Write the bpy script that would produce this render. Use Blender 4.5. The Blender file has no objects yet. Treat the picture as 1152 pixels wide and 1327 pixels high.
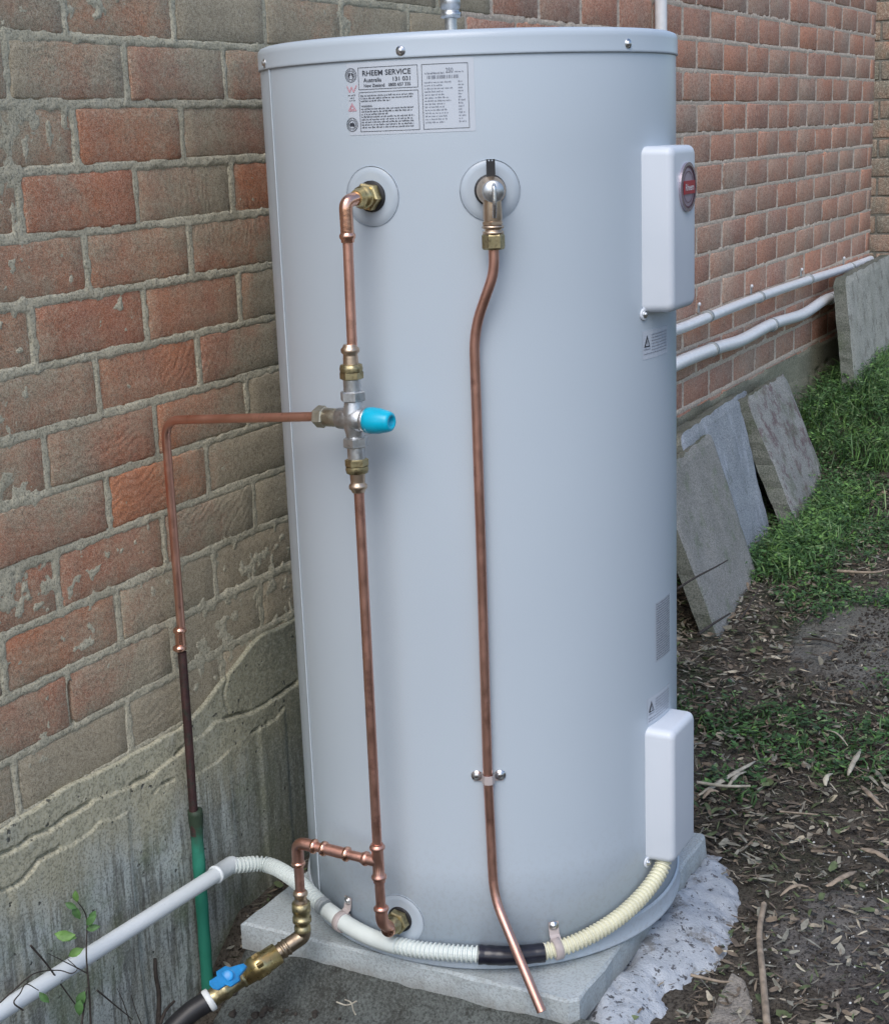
import bpy, math, random
import numpy as np
from mathutils import Vector, Matrix
random.seed(7); rng = np.random.default_rng(7)
PI = math.pi
SC = bpy.context.scene
C = SC.collection
# ------------------------------------------------------------------ camera, sky, sun, exposure
CAM = np.array([-1.57035, -1.44617, -0.05761]); YAW, PIT, ROL, FPX = 1.08223, 0.24066, -0.03805, 2001.2
_f = np.array([math.sin(YAW)*math.cos(PIT), math.cos(YAW)*math.cos(PIT), -math.sin(PIT)])
_r0 = np.array([math.cos(YAW), -math.sin(YAW), 0.0]); _u0 = np.cross(_r0, _f)
_r = math.cos(ROL)*_r0 + math.sin(ROL)*_u0; _u = -math.sin(ROL)*_r0 + math.cos(ROL)*_u0
cd = bpy.data.cameras.new('camera'); cam = bpy.data.objects.new('camera', cd); C.objects.link(cam)
cd.sensor_fit = 'HORIZONTAL'; cd.sensor_width = 36; cd.lens = FPX/1152*36; cd.clip_end = 500; cd.clip_start = 0.05
M4 = Matrix(((_r[0], _u[0], -_f[0], CAM[0]), (_r[1], _u[1], -_f[1], CAM[1]), (_r[2], _u[2], -_f[2], CAM[2]), (0, 0, 0, 1)))
cam.matrix_world = M4; SC.camera = cam
SUN_EL, SUN_AZ = math.radians(50), math.radians(193)      # azimuth of the light, anticlockwise from +x
wd = bpy.data.worlds.new('World'); SC.world = wd; wd.use_nodes = True
nt = wd.node_tree; nt.nodes.clear()
sky = nt.nodes.new('ShaderNodeTexSky'); sky.sky_type = 'NISHITA'; sky.sun_disc = False
sky.sun_elevation = SUN_EL; sky.sun_rotation = PI/2 - SUN_AZ
sky.air_density = 1.0; sky.dust_density = 2.2; sky.ozone_density = 1.8
bg = nt.nodes.new('ShaderNodeBackground'); bg.inputs[1].default_value = 0.15
wo = nt.nodes.new('ShaderNodeOutputWorld'); nt.links.new(sky.outputs[0], bg.inputs[0]); nt.links.new(bg.outputs[0], wo.inputs[0])
sl = bpy.data.lights.new('sun', 'SUN'); sl.energy = 1.25; sl.angle = math.radians(40); sl.color = (1, 0.97, 0.93)
so = bpy.data.objects.new('sun', sl); C.objects.link(so)
sd = Vector((math.cos(SUN_AZ)*math.cos(SUN_EL), math.sin(SUN_AZ)*math.cos(SUN_EL), math.sin(SUN_EL)))
so.rotation_euler = sd.to_track_quat('Z', 'Y').to_euler(); so.location = (-2, -2, 4)
SC.view_settings.view_transform = 'Standard'; SC.view_settings.look = 'None'
SC.view_settings.exposure = 0.42; SC.view_settings.gamma = 1.0; SC.view_settings.use_curve_mapping = False
SC.cycles.max_bounces = 6; SC.cycles.use_denoising = True

# ------------------------------------------------------------------ measuring: points on real planes / the cylinder
TX, TY, TR, TB, TT, TL = 0.5206, -0.4006, 0.300, -1.2493, 0.069, 0.0403
def ray(px, py): return _f + _r*(px-576)/FPX - _u*(py-663.5)/FPX
def on_y(px, py, y): d = ray(px, py); return CAM + (y-CAM[1])/d[1]*d
def on_x(px, py, x): d = ray(px, py); return CAM + (x-CAM[0])/d[0]*d
def on_z(px, py, z): d = ray(px, py); return CAM + (z-CAM[2])/d[2]*d
def on_tank(px, py, off=0.0):
    d = ray(px, py); o = CAM[:2] - np.array([TX, TY]); R = TR+off
    a = d[:2]@d[:2]; b = 2*o@d[:2]; c = o@o - R*R
    return CAM + (-b - math.sqrt(max(b*b-4*a*c, 0)))/(2*a)*d
def tank_uv(px, py): p = on_tank(px, py); return math.atan2(p[1]-TY, p[0]-TX) % (2*PI), p[2]
def tp(a, z, off=0.0): return np.array([TX+(TR+off)*math.cos(a), TY+(TR+off)*math.sin(a), z])

# ------------------------------------------------------------------ numpy noise
_H = rng.random((256, 256)).astype(np.float32)
def vn(x, y, seed=0):
    x = x + seed*17.37; y = y + seed*9.71
    xi = np.floor(x).astype(int); yi = np.floor(y).astype(int); fx = x-xi; fy = y-yi
    fx = fx*fx*(3-2*fx); fy = fy*fy*(3-2*fy)
    g = lambda i, j: _H[i & 255, j & 255]
    return (g(xi, yi)*(1-fx)+g(xi+1, yi)*fx)*(1-fy) + (g(xi, yi+1)*(1-fx)+g(xi+1, yi+1)*fx)*fy
def fbm(x, y, o=4, seed=0):
    s = 0; a = .5; t = 0
    for k in range(o): s = s + a*vn(x*2**k, y*2**k, seed+k*3); t += a; a *= .5
    return s/t
def sst(x, a, b): t = np.clip((x-a)/(b-a), 0, 1); return t*t*(3-2*t)

# ------------------------------------------------------------------ objects
def tag(o, label=None, cat=None, group=None, kind=None):
    if label: o['label'] = label
    if cat: o['category'] = cat
    if group: o['group'] = group
    if kind: o['kind'] = kind
    return o
def thing(name, label, cat, loc=(0, 0, 0), group=None):
    o = bpy.data.objects.new(name, None); C.objects.link(o); o.location = loc; o.empty_display_size = .05
    return tag(o, label, cat, group)
def link(name, me, parent=None):
    o = bpy.data.objects.new(name, me); C.objects.link(o)
    if parent is not None:
        o.parent = parent
        p = parent; off = Vector((0, 0, 0))
        while p is not None: off += p.location; p = p.parent
        o.location = -off
    return o
class MB:
    def __init__(s): s.v = []; s.f = []; s.m = []; s.sm = []
    def add(s, V, F, mi=0, smooth=True):
        n = len(s.v); s.v += [tuple(map(float, p)) for p in V]; s.f += [tuple(i+n for i in f) for f in F]
        s.m += [mi]*len(F); s.sm += [smooth]*len(F); return s
    def mesh(s, name, mats):
        me = bpy.data.meshes.new(name); me.from_pydata(s.v, [], s.f)
        for m in (mats if isinstance(mats, (list, tuple)) else [mats]): me.materials.append(m)
        me.polygons.foreach_set('material_index', s.m); me.polygons.foreach_set('use_smooth', s.sm)
        me.validate(); me.update(); return me
    def build(s, name, mats, parent=None): return link(name, s.mesh(name, mats), parent)
    # --- shapes
    def box(s, a, b, mi=0):
        (x0, y0, z0), (x1, y1, z1) = a, b
        V = [(x, y, z) for x in (x0, x1) for y in (y0, y1) for z in (z0, z1)]
        return s.add(V, [(0, 1, 3, 2), (4, 6, 7, 5), (0, 4, 5, 1), (2, 3, 7, 6), (0, 2, 6, 4), (1, 5, 7, 3)], mi, False)
    def tube(s, P, r, seg=20, cap=True, mi=0, smooth=True, phase=0.0):
        P = [Vector(p) for p in P]; n = len(P); rr = r if hasattr(r, '__len__') else [r]*n
        T = [(P[min(i+1, n-1)]-P[max(i-1, 0)]) for i in range(n)]
        for i in range(n):
            if T[i].length < 1e-9: T[i] = T[i-1] if i else Vector((0, 0, 1))
            T[i] = T[i].normalized()
        up = Vector((0, 0, 1)) if abs(T[0].z) < .9 else Vector((0, 1, 0))
        N = (up - T[0]*up.dot(T[0])).normalized(); V = []
        for i in range(n):
            N = (N - T[i]*N.dot(T[i])).normalized(); B = T[i].cross(N)
            for k in range(seg):
                a = 2*PI*k/seg + phase; V.append(P[i] + (N*math.cos(a)+B*math.sin(a))*rr[i])
        F = [(i*seg+k, i*seg+(k+1) % seg, (i+1)*seg+(k+1) % seg, (i+1)*seg+k) for i in range(n-1) for k in range(seg)]
        s.add(V, F, mi, smooth)
        if cap:
            s.add(V[:seg], [tuple(range(seg))[::-1]], mi, False); s.add(V[-seg:], [tuple(range(seg))], mi, False)
        return s
    def lathe(s, o, ax, prof, seg=24, mi=0, smooth=True, phase=0.0, cap=True):
        o = Vector(o); ax = Vector(ax).normalized()
        # doubled rings keep profile corners crisp
        P = []; R = []
        for t, r in prof: P.append(o+ax*t); R.append(r)
        up = Vector((0, 0, 1)) if abs(ax.z) < .9 else Vector((0, 1, 0))
        N = (up-ax*up.dot(ax)).normalized(); B = ax.cross(N); V = []
        for p, r in zip(P, R):
            for k in range(seg):
                a = 2*PI*k/seg+phase; V.append(p+(N*math.cos(a)+B*math.sin(a))*r)
        n = len(P)
        F = [(i*seg+k, i*seg+(k+1) % seg, (i+1)*seg+(k+1) % seg, (i+1)*seg+k) for i in range(n-1) for k in range(seg)]
        s.add(V, F, mi, smooth)
        if cap: s.add(V[:seg], [tuple(range(seg))[::-1]], mi, False); s.add(V[-seg:], [tuple(range(seg))], mi, False)
        return s
    def hexn(s, o, ax, h, r, mi=0, phase=0.3, ch=.15):
        return s.lathe(o, ax, [(0, r*(1-ch)), (h*.12, r), (h*.88, r), (h, r*(1-ch))], 6, mi, False, phase)
    def rnd(s, o, ax, prof, seg=24, mi=0):
        # profile with beads rounded by extra points
        return s.lathe(o, ax, prof, seg, mi)
def smooth_path(pts, rad, n=8):
    P = [Vector(p) for p in pts]; out = [P[0]]
    for i in range(1, len(P)-1):
        a, b, c = P[i-1], P[i], P[i+1]; d1 = (a-b); d2 = (c-b); rr = min(rad, d1.length*.49, d2.length*.49)
        p = b+d1.normalized()*rr; q = b+d2.normalized()*rr
        for k in range(n+1): t = k/n; out.append(p*(1-t)**2+b*2*t*(1-t)+q*t*t)
    out.append(P[-1]); return out
def catmull(pts, n=12):
    P = [Vector(p) for p in pts]; P = [P[0]*2-P[1]]+P+[P[-1]*2-P[-2]]; out = []
    for i in range(1, len(P)-2):
        for k in range(n):
            t = k/n; a, b, c, d = P[i-1:i+3]
            out.append(.5*((2*b)+(c-a)*t+(2*a-5*b+4*c-d)*t*t+(3*b-a-3*c+d)*t**3))
    out.append(P[-2]); return out
def grid(name, xs, ys, fn, mat, parent=None, smooth=True):
    X, Y = np.meshgrid(xs, ys); V = fn(X, Y); ny, nx = X.shape
    V = np.stack(V, -1).reshape(-1, 3)
    i = np.arange(ny-1)[:, None]*nx+np.arange(nx-1)[None]
    F = np.stack([i, i+1, i+nx+1, i+nx], -1).reshape(-1, 4)
    me = bpy.data.meshes.new(name); me.vertices.add(len(V)); me.vertices.foreach_set('co', V.astype(np.float32).ravel())
    me.loops.add(F.size); me.loops.foreach_set('vertex_index', F.astype(np.int32).ravel())
    me.polygons.add(len(F)); me.polygons.foreach_set('loop_start', (np.arange(len(F))*4).astype(np.int32))
    me.polygons.foreach_set('use_smooth', np.ones(len(F), bool) if smooth else np.zeros(len(F), bool))
    me.update(calc_edges=True); me.validate(); me.materials.append(mat)
    return link(name, me, parent)

# ------------------------------------------------------------------ materials
class NM:
    def __init__(s, name, rough=.6, metal=0.0, spec=None):
        s.m = bpy.data.materials.new(name); s.m.use_nodes = True; s.t = s.m.node_tree; s.n = s.t.nodes
        s.b = s.n['Principled BSDF']; s.b.inputs['Roughness'].default_value = rough; s.b.inputs['Metallic'].default_value = metal
        if spec is not None: s.b.inputs['Specular IOR Level'].default_value = spec
    def node(s, typ, **kw):
        n = s.n.new('ShaderNode'+typ)
        for k, v in kw.items(): setattr(n, k, v)
        return n
    def inp(s, sock, v):
        if hasattr(v, 'is_output') or isinstance(v, bpy.types.NodeSocket): s.t.links.new(v, sock)
        else:
            if isinstance(v, tuple) and len(v) == 3 and sock.type == 'RGBA': v = v+(1,)
            sock.default_value = v
    @property
    def pos(s): return s.node('NewGeometry').outputs['Position']
    def noise(s, scale, detail=4, rough=.55, vec=None, sc=None, dist=0.0, off=None):
        n = s.node('TexNoise'); v = vec or s.pos
        if sc is not None or off is not None:
            m = s.node('Mapping'); s.inp(m.inputs[0], v)
            if sc is not None: m.inputs['Scale'].default_value = sc
            if off is not None: m.inputs['Location'].default_value = off
            v = m.outputs[0]
        s.inp(n.inputs['Vector'], v); n.inputs['Scale'].default_value = scale; n.inputs['Detail'].default_value = detail
        n.inputs['Roughness'].default_value = rough; n.inputs['Distortion'].default_value = dist
        return n.outputs['Fac']
    def ramp(s, fac, stops, interp='LINEAR'):
        r = s.node('ValToRGB'); s.inp(r.inputs[0], fac); e = r.color_ramp.elements; r.color_ramp.interpolation = interp
        while len(e) < len(stops): e.new(.5)
        for el, (p, c) in zip(e, stops): el.position = p; el.color = (c, c, c, 1) if not isinstance(c, tuple) else c+(1,)
        return r.outputs[0]
    def mix(s, fac, a, b, typ='MIX'):
        m = s.node('Mix', data_type='RGBA', blend_type=typ); s.inp(m.inputs[0], fac); s.inp(m.inputs[6], a); s.inp(m.inputs[7], b); return m.outputs[2]
    def math(s, op, a, b=0.0, clamp=False):
        m = s.node('Math', operation=op, use_clamp=clamp); s.inp(m.inputs[0], a); s.inp(m.inputs[1], b); return m.outputs[0]
    def col(s, v): s.inp(s.b.inputs['Base Color'], v); return s
    def rough(s, v): s.inp(s.b.inputs['Roughness'], v); return s
    def bump(s, h, dist=.001, strength=1.0):
        b = s.node('Bump'); b.inputs['Distance'].default_value = dist; b.inputs['Strength'].default_value = strength
        s.inp(b.inputs['Height'], h); s.inp(s.b.inputs['Normal'], b.outputs[0]); return s
def plain(name, col, rough=.5, metal=0.0, var=.12, scale=60, bump=0, spec=None):
    m = NM(name, rough, metal, spec); n = m.noise(scale, 3)
    a = tuple(min(1, c*(1-var)) for c in col); b = tuple(min(1, c*(1+var)) for c in col)
    m.col(m.ramp(n, [(.3, a), (.7, b)]))
    if bump: m.bump(n, bump)
    return m.m
def sepxyz(m): n = m.node('SeparateXYZ'); m.inp(n.inputs[0], m.pos); return n.outputs

# bricks: object random picks the fired colour, world-space noise lays the mortar wash over it
def brick_mat(name, cols, washcol, wash_lo, wash_hi, near=True, low=False):
    m = NM(name, .88, spec=.2); oi = m.node('ObjectInfo').outputs['Random']
    base = m.ramp(oi, [(i/(len(cols)-1), c) for i, c in enumerate(cols)])
    big = m.noise(9, 3, .6); base = m.mix(m.ramp(big, [(.35, 0.0), (.7, .55)]), base, (.42, .21, .15))
    streak = m.noise(26, 3, .6, sc=(1, 1, .35)); base = m.mix(m.ramp(streak, [(.4, 0.0), (.65, .3)]), base, (.58, .22, .10))
    w1 = m.noise(3.2, 3, .6, off=(3.1, 0, 1.7)); w2 = m.noise(38, 4, .7); g = m.noise(430, 3, .75)
    s = m.math('ADD', m.math('MULTIPLY', w1, .62), m.math('ADD', m.math('MULTIPLY', w2, .2), m.math('MULTIPLY', g, .3)))
    s = m.math('ADD', s, m.math('MULTIPLY', m.math('SUBTRACT', m.math('FRACT', m.math('MULTIPLY', oi, 7.31)), .5), .10))
    if low:                                       # render smeared up from the footing beside the heater, and a splash at the top
        X_, Y_, Z_ = sepxyz(m)
        a_ = m.node('MapRange'); m.inp(a_.inputs[0], m.math('ADD', Z_, m.math('MULTIPLY', X_, -1.25))); a_.inputs[1].default_value = -.92; a_.inputs[2].default_value = -1.30
        b_ = m.node('MapRange'); m.inp(b_.inputs[0], m.math('ADD', Z_, m.math('MULTIPLY', X_, .10))); b_.inputs[1].default_value = .05; b_.inputs[2].default_value = .16
        c_ = m.node('MapRange'); m.inp(c_.inputs[0], Z_); c_.inputs[1].default_value = -.83; c_.inputs[2].default_value = -.90
        s = m.math('ADD', s, m.math('ADD', m.math('MULTIPLY', a_.outputs[0], .22), m.math('ADD', m.math('MULTIPLY', b_.outputs[0], .09), m.math('MULTIPLY', c_.outputs[0], .13))))
    wash = m.ramp(s, [(wash_lo, 0.0), (wash_hi, .9)])
    wc = m.mix(m.noise(5, 2), washcol, tuple(c*.72 for c in washcol)) 
    c = m.mix(wash, base, wc)
    g2 = m.math('ADD', m.math('MULTIPLY', m.noise(620 if near else 300, 2, .9), .55), m.math('MULTIPLY', m.noise(170 if near else 90, 4, .9, dist=.8), .45)); c = m.mix(m.ramp(g2, [(.42, .7), (.50, 0.0)]), c, (.12, .105, .09))
    c = m.mix(m.ramp(g2, [(.51, 0.0), (.58, .55)]), c, (.60, .55, .45))
    m.col(c)
    # trowel arcs left by the wiped mortar
    mp = m.node('Mapping'); m.inp(mp.inputs[0], m.pos); mp.inputs['Location'].default_value = (-.1, 0, .2)
    wv = m.node('TexWave', wave_type='RINGS', rings_direction='Y'); m.inp(wv.inputs[0], mp.outputs[0])
    wv.inputs['Scale'].default_value = 22; wv.inputs['Distortion'].default_value = 9; wv.inputs['Detail'].default_value = 3; wv.inputs['Detail Scale'].default_value = 1.2
    arcs = m.math('MULTIPLY', wv.outputs['Fac'], m.ramp(m.noise(4.5, 2, off=(9, 0, 2)), [(.48, 0.0), (.62, 1.0)]))
    h = m.math('ADD', m.math('MULTIPLY', g2, .7), m.math('ADD', m.math('MULTIPLY', arcs, .28), m.math('MULTIPLY', w2, .7)))
    m.bump(h, .0030 if near else .002); return m.m
M = {}
WASH = (.52, .47, .33)
M['brick'] = brick_mat('fired clay brick with mortar wash', [(.66, .22, .085), (.52, .19, .10), (.70, .25, .10), (.47, .21, .13), (.62, .21, .085), (.50, .22, .13)], WASH, .465, .64, True, True)
M['brick_far'] = brick_mat('weathered brown brick', [(.62, .28, .185), (.53, .265, .19), (.72, .29, .17), (.56, .28, .20), (.64, .30, .195), (.50, .265, .205)], (.58, .45, .35), .50, .72, False)
M['brick_olive'] = brick_mat('dark olive brick', [(.13, .12, .085), (.15, .12, .085), (.12, .115, .08), (.14, .13, .095)], (.15, .15, .115), .5, .7, False)
m = NM('lime mortar', .92, spec=.2); g = m.noise(300, 4, .8); b_ = m.noise(14, 4, .6)
c = m.mix(m.ramp(b_, [(.35, 0.0), (.7, 1.0)]), (.64, .59, .44), (.50, .46, .335)); c = m.mix(m.ramp(g, [(.40, .7), (.5, 0.0)]), c, (.17, .16, .13))
c = m.mix(m.ramp(g, [(.52, 0.0), (.63, .5)]), c, (.56, .54, .46)); m.col(c)
m.bump(m.math('ADD', g, m.math('MULTIPLY', m.noise(60, 4), 1.5)), .0022); M['mortar'] = m.m
m = NM('pale far mortar', .92, spec=.2); g = m.noise(110, 4, .8); m.col(m.mix(m.ramp(g, [(.40, 1.0), (.60, 0.0)]), (.76, .66, .54), (.50, .41, .33))); m.bump(g, .003); M['mortar_far'] = m.m
m = NM('dark mortar', .92); m.col(m.ramp(m.noise(90, 4), [(.35, (.10, .09, .07)), (.7, (.2, .19, .16))])); M['mortar_dark'] = m.m

# rendered footing: streaked grey concrete, green algae, pits, rough top band
m = NM('streaked footing concrete', .85, spec=.25); X, Y, Z = sepxyz(m)
n1 = m.noise(7, 5, .6); st = m.noise(34, 5, .65, sc=(1.6, 1, .16), dist=.5); st2 = m.noise(80, 3, .6, sc=(1.2, 1, .1)); fine = m.noise(240, 4, .75)
c = m.mix(m.ramp(n1, [(.35, 0.0), (.65, 1.0)]), (.40, .435, .405), (.56, .60, .57))
c = m.mix(m.ramp(st, [(.42, .65), (.50, 0.0)]), c, (.15, .155, .125))
c = m.mix(m.ramp(st2, [(.41, .7), (.48, 0.0)]), c, (.13, .13, .12))
alg = m.noise(5.5, 4, .65, off=(4, 0, 8)); c = m.mix(m.ramp(alg, [(.48, 0.0), (.60, .7)]), c, (.17, .21, .115))
topm = m.node('MapRange'); m.inp(topm.inputs[0], Z); topm.inputs[1].default_value = -1.12; topm.inputs[2].default_value = -1.02
band = m.math('ADD', topm.outputs[0], m.math('MULTIPLY', m.math('SUBTRACT', m.noise(9, 4), .5), 1.6), True)
rc = m.mix(m.noise(20, 5, .7), (.42, .39, .265), (.58, .54, .39)); c = m.mix(band, c, rc)
wet = m.node('MapRange'); m.inp(wet.inputs[0], m.math('ADD', X, m.math('MULTIPLY', m.noise(8, 3), .25))); wet.inputs[1].default_value = .42; wet.inputs[2].default_value = .60
wm = m.math('MULTIPLY', wet.outputs[0], m.ramp(m.noise(3, 2, off=(1, 1, 5)), [(.2, .4), (.5, .75)])); c = m.mix(wm, c, (.17, .175, .125))
pit = m.noise(75, 2, .5, off=(2, 3, 1)); c = m.mix(m.ramp(pit, [(.275, .9), (.305, 0.0)]), c, (.04, .04, .036))
c = m.mix(m.ramp(fine, [(.41, .6), (.5, 0.0)]), c, (.13, .135, .115)); c = m.mix(m.ramp(fine, [(.52, 0.0), (.63, .35)]), c, (.52, .54, .5))
m.col(c); m.bump(m.math('ADD', m.math('MULTIPLY', fine, .7), m.math('ADD', m.math('MULTIPLY', st, .15), m.math('MULTIPLY', m.ramp(pit, [(.27, 0.0), (.32, 1.0)]), .8))), .0014); M['footing'] = m.m

m = NM('heater enamel', .34, spec=.5); n = m.noise(3, 2); X, Y, Z = sepxyz(m)
c = m.ramp(n, [(.3, (.435, .503, .570)), (.7, (.458, .528, .595))])
lo = m.node('MapRange'); m.inp(lo.inputs[0], Z); lo.inputs[1].default_value = -1.02; lo.inputs[2].default_value = -1.24
spl = m.math('MULTIPLY', lo.outputs[0], m.ramp(m.noise(130, 4, .75), [(.50, 0.0), (.60, .28)])); c = m.mix(spl, c, (.30, .31, .31))
m.col(c)
m.rough(m.ramp(m.noise(5, 2), [(.2, .30), (.8, .34)])); m.bump(m.noise(500, 2), .0001); M['enamel'] = m.m
m = NM('cover plastic', .38, spec=.45); m.col(m.ramp(m.noise(8, 3), [(.3, (.55, .60, .665)), (.7, (.59, .635, .695))])); M['cover'] = m.m
M['lidmat'] = M['enamel']
m = NM('clear plastic ring', .28, spec=.45); m.col((.42, .485, .55)); M['ring'] = m.m
M['black'] = plain('black plastic', (.018, .018, .02), .45)
M['tape'] = plain('black pvc tape', (.012, .013, .022), .28, var=.3, bump=.0003)
def metal(name, a, b, rough, sc=30, tarn=None, tl=.55):
    m = NM(name, rough, 1.0); c = m.ramp(m.noise(sc, 4, .6, sc=(1, 1, .4)), [(.35, a), (.65, b)])
    if tarn: c = m.mix(m.ramp(m.noise(sc*1.7, 5, .7, off=(5, 2, 1)), [(tl, 0.0), (tl+.15, .8)]), c, tarn)
    m.col(c); m.rough(m.ramp(m.noise(sc*2, 4, .6), [(.3, rough*.75), (.7, rough*1.35)])); m.bump(m.noise(220, 2), .00015); return m.m
M['copper'] = metal('drawn copper', (.74, .41, .32), (.80, .47, .375), .36, 18, (.45, .24, .19), .58)
M['copper_bright'] = metal('bright copper fitting', (.74, .40, .29), (.84, .52, .40), .22, 60)
M['copper_dark'] = metal('tarnished copper', (.60, .33, .26), (.68, .39, .31), .38, 16, (.34, .18, .15), .56)
M['copper_old'] = metal('old brown copper', (.115, .07, .07), (.17, .10, .095), .6, 60, (.09, .10, .085), .5)
M['brass'] = metal('brass', (.55, .43, .20), (.66, .53, .27), .3, 60, (.27, .20, .09), .56)
M['brass_dull'] = metal('dull brass', (.36, .31, .18), (.48, .42, .25), .42, 80, (.17, .14, .08), .5)
M['elbow_brown'] = metal('brown bronze', (.25, .20, .15), (.36, .29, .21), .4, 60, (.14, .11, .08), .55)
M['bronze'] = metal('pinkish bronze', (.52, .40, .30), (.63, .50, .38), .36, 70, (.28, .2, .14), .6)
M['nickel'] = metal('cast nickel', (.50, .52, .53), (.66, .68, .70), .4, 120, (.26, .26, .26), .58)
M['nickel_warm'] = metal('worn plated brass', (.46, .43, .34), (.56, .54, .46), .4, 100, (.26, .23, .15), .55)
M['steel'] = metal('zinc steel', (.6, .61, .62), (.75, .76, .77), .3, 100)
M['aqua'] = plain('aqua cap plastic', (.0, .42, .62), .3, var=.08)
M['blue'] = plain('blue handle plastic', (.02, .27, .62), .35, var=.2)
m = NM('green pipe lagging', .55, spec=.4); X, Y, Z = sepxyz(m); t = m.node('MapRange'); m.inp(t.inputs[0], m.math('ADD', Z, m.math('MULTIPLY', m.noise(40, 3), .06))); t.inputs[1].default_value = -1.125; t.inputs[2].default_value = -1.075
c = m.mix(m.ramp(m.noise(18, 4, .6, sc=(1, 1, .3)), [(.3, 0.0), (.7, 1.0)]), (.018, .17, .11), (.035, .25, .17)); c = m.mix(t.outputs[0], c, (.03, .05, .03))
m.col(c); m.bump(m.noise(90, 3), .0008); M['green'] = m.m
m = NM('white pvc', .35, spec=.5); n = m.noise(70, 4, .7); c = m.ramp(m.noise(9, 4), [(.3, (.68, .73, .75)), (.7, (.76, .80, .82))]); c = m.mix(m.ramp(n, [(.27, .8), (.33, 0.0)]), c, (.22, .21, .2)); m.col(c); M['pvc'] = m.m
M['pvc_clean'] = plain('clean white pvc', (.70, .73, .76), .35, var=.05)
M['corr'] = plain('corrugated conduit', (.64, .70, .68), .4, var=.06, scale=20)
M['corr_cream'] = plain('cream corrugated conduit', (.66, .65, .50), .4, var=.08, scale=20)
M['clip'] = plain('pinkish grey saddle clip', (.42, .37, .36), .45)
M['clip_grey'] = plain('grey saddle clip', (.30, .33, .34), .5)
m = NM('concrete pad', .8, spec=.3); n = m.noise(10, 5, .6); f_ = m.noise(260, 3, .7)
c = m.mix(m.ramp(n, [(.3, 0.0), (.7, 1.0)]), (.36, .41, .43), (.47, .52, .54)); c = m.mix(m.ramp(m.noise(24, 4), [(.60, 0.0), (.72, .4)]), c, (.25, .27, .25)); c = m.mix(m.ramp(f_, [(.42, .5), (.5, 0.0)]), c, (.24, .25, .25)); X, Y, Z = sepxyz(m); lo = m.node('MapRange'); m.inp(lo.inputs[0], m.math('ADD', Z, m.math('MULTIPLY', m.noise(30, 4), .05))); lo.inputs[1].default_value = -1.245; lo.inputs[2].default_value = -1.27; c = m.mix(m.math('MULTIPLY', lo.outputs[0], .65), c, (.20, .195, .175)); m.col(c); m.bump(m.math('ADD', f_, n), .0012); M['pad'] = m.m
def conc(name, a, b, stain=None, slo=.52, moss=None, white=False, sc=9):
    m = NM(name, .88, spec=.2); n = m.noise(sc, 5, .65); f_ = m.noise(230, 4, .8); c = m.mix(m.ramp(n, [(.32, 0.0), (.68, 1.0)]), a, b)
    if stain: c = m.mix(m.ramp(m.noise(15, 6, .7, off=(2, 6, 3)), [(slo, 0.0), (slo+.09, .85)]), c, stain)
    if moss: c = m.mix(m.ramp(m.noise(11, 5, .7, off=(7, 1, 3)), [(.53, 0.0), (.65, .7)]), c, moss)
    if white: c = m.mix(m.ramp(m.noise(22, 4, .6, sc=(1, .7, .25), off=(1, 4, 2)), [(.56, 0.0), (.68, .7)]), c, (.46, .50, .58))
    c = m.mix(m.ramp(f_, [(.40, .7), (.5, 0.0)]), c, tuple(x*.5 for x in a)); c = m.mix(m.ramp(f_, [(.52, 0.0), (.64, .45)]), c, tuple(min(1, x*1.5) for x in b))
    m.col(c); m.bump(m.math('ADD', m.math('MULTIPLY', f_, .8), n), .003); return m.m
M['slab_grey'] = conc('warm grey slab', (.22, .225, .21), (.32, .32, .305), (.19, .22, .165), .54, white=False)
M['slab_blue'] = conc('blue grey slab', (.25, .28, .31), (.36, .395, .43), (.20, .23, .23), .58, white=True)
M['slab_red'] = conc('red stained slab', (.24, .25, .24), (.35, .355, .34), (.13, .07, .08), .51, moss=(.14, .16, .11))
M['slab_side'] = conc('mossy slab edge', (.12, .135, .115), (.19, .20, .18), moss=(.08, .10, .06))
M['slab_far'] = conc('pale lichen slab', (.36, .36, .31), (.52, .51, .46), (.24, .23, .20), .53)
M['slab_tan'] = conc('tan paver', (.22, .20, .175), (.31, .285, .25))
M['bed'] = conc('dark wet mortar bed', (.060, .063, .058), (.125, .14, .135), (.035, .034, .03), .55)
m = NM('dried white mortar', .9, spec=.2); f_ = m.noise(55, 3, .6); g = m.noise(95, 4, .6)
c = m.mix(m.ramp(m.noise(12, 5, .65), [(.35, 0.0), (.7, 1.0)]), (.34, .375, .42), (.54, .58, .63)); c = m.mix(m.ramp(g, [(.355, .9), (.395, 0.0)]), c, (.10, .10, .11)); c = m.mix(m.ramp(f_, [(.325, .9), (.365, 0.0)]), c, (.06, .06, .065))
c = m.mix(m.ramp(m.noise(17, 6, .75, off=(3, 1, 0)), [(.54, 0.0), (.62, .75)]), c, (.17, .165, .155)); m.col(c); m.bump(m.math('ADD', m.noise(220, 3, .8), m.noise(30, 4)), .003); M['white_mortar'] = m.m
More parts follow.
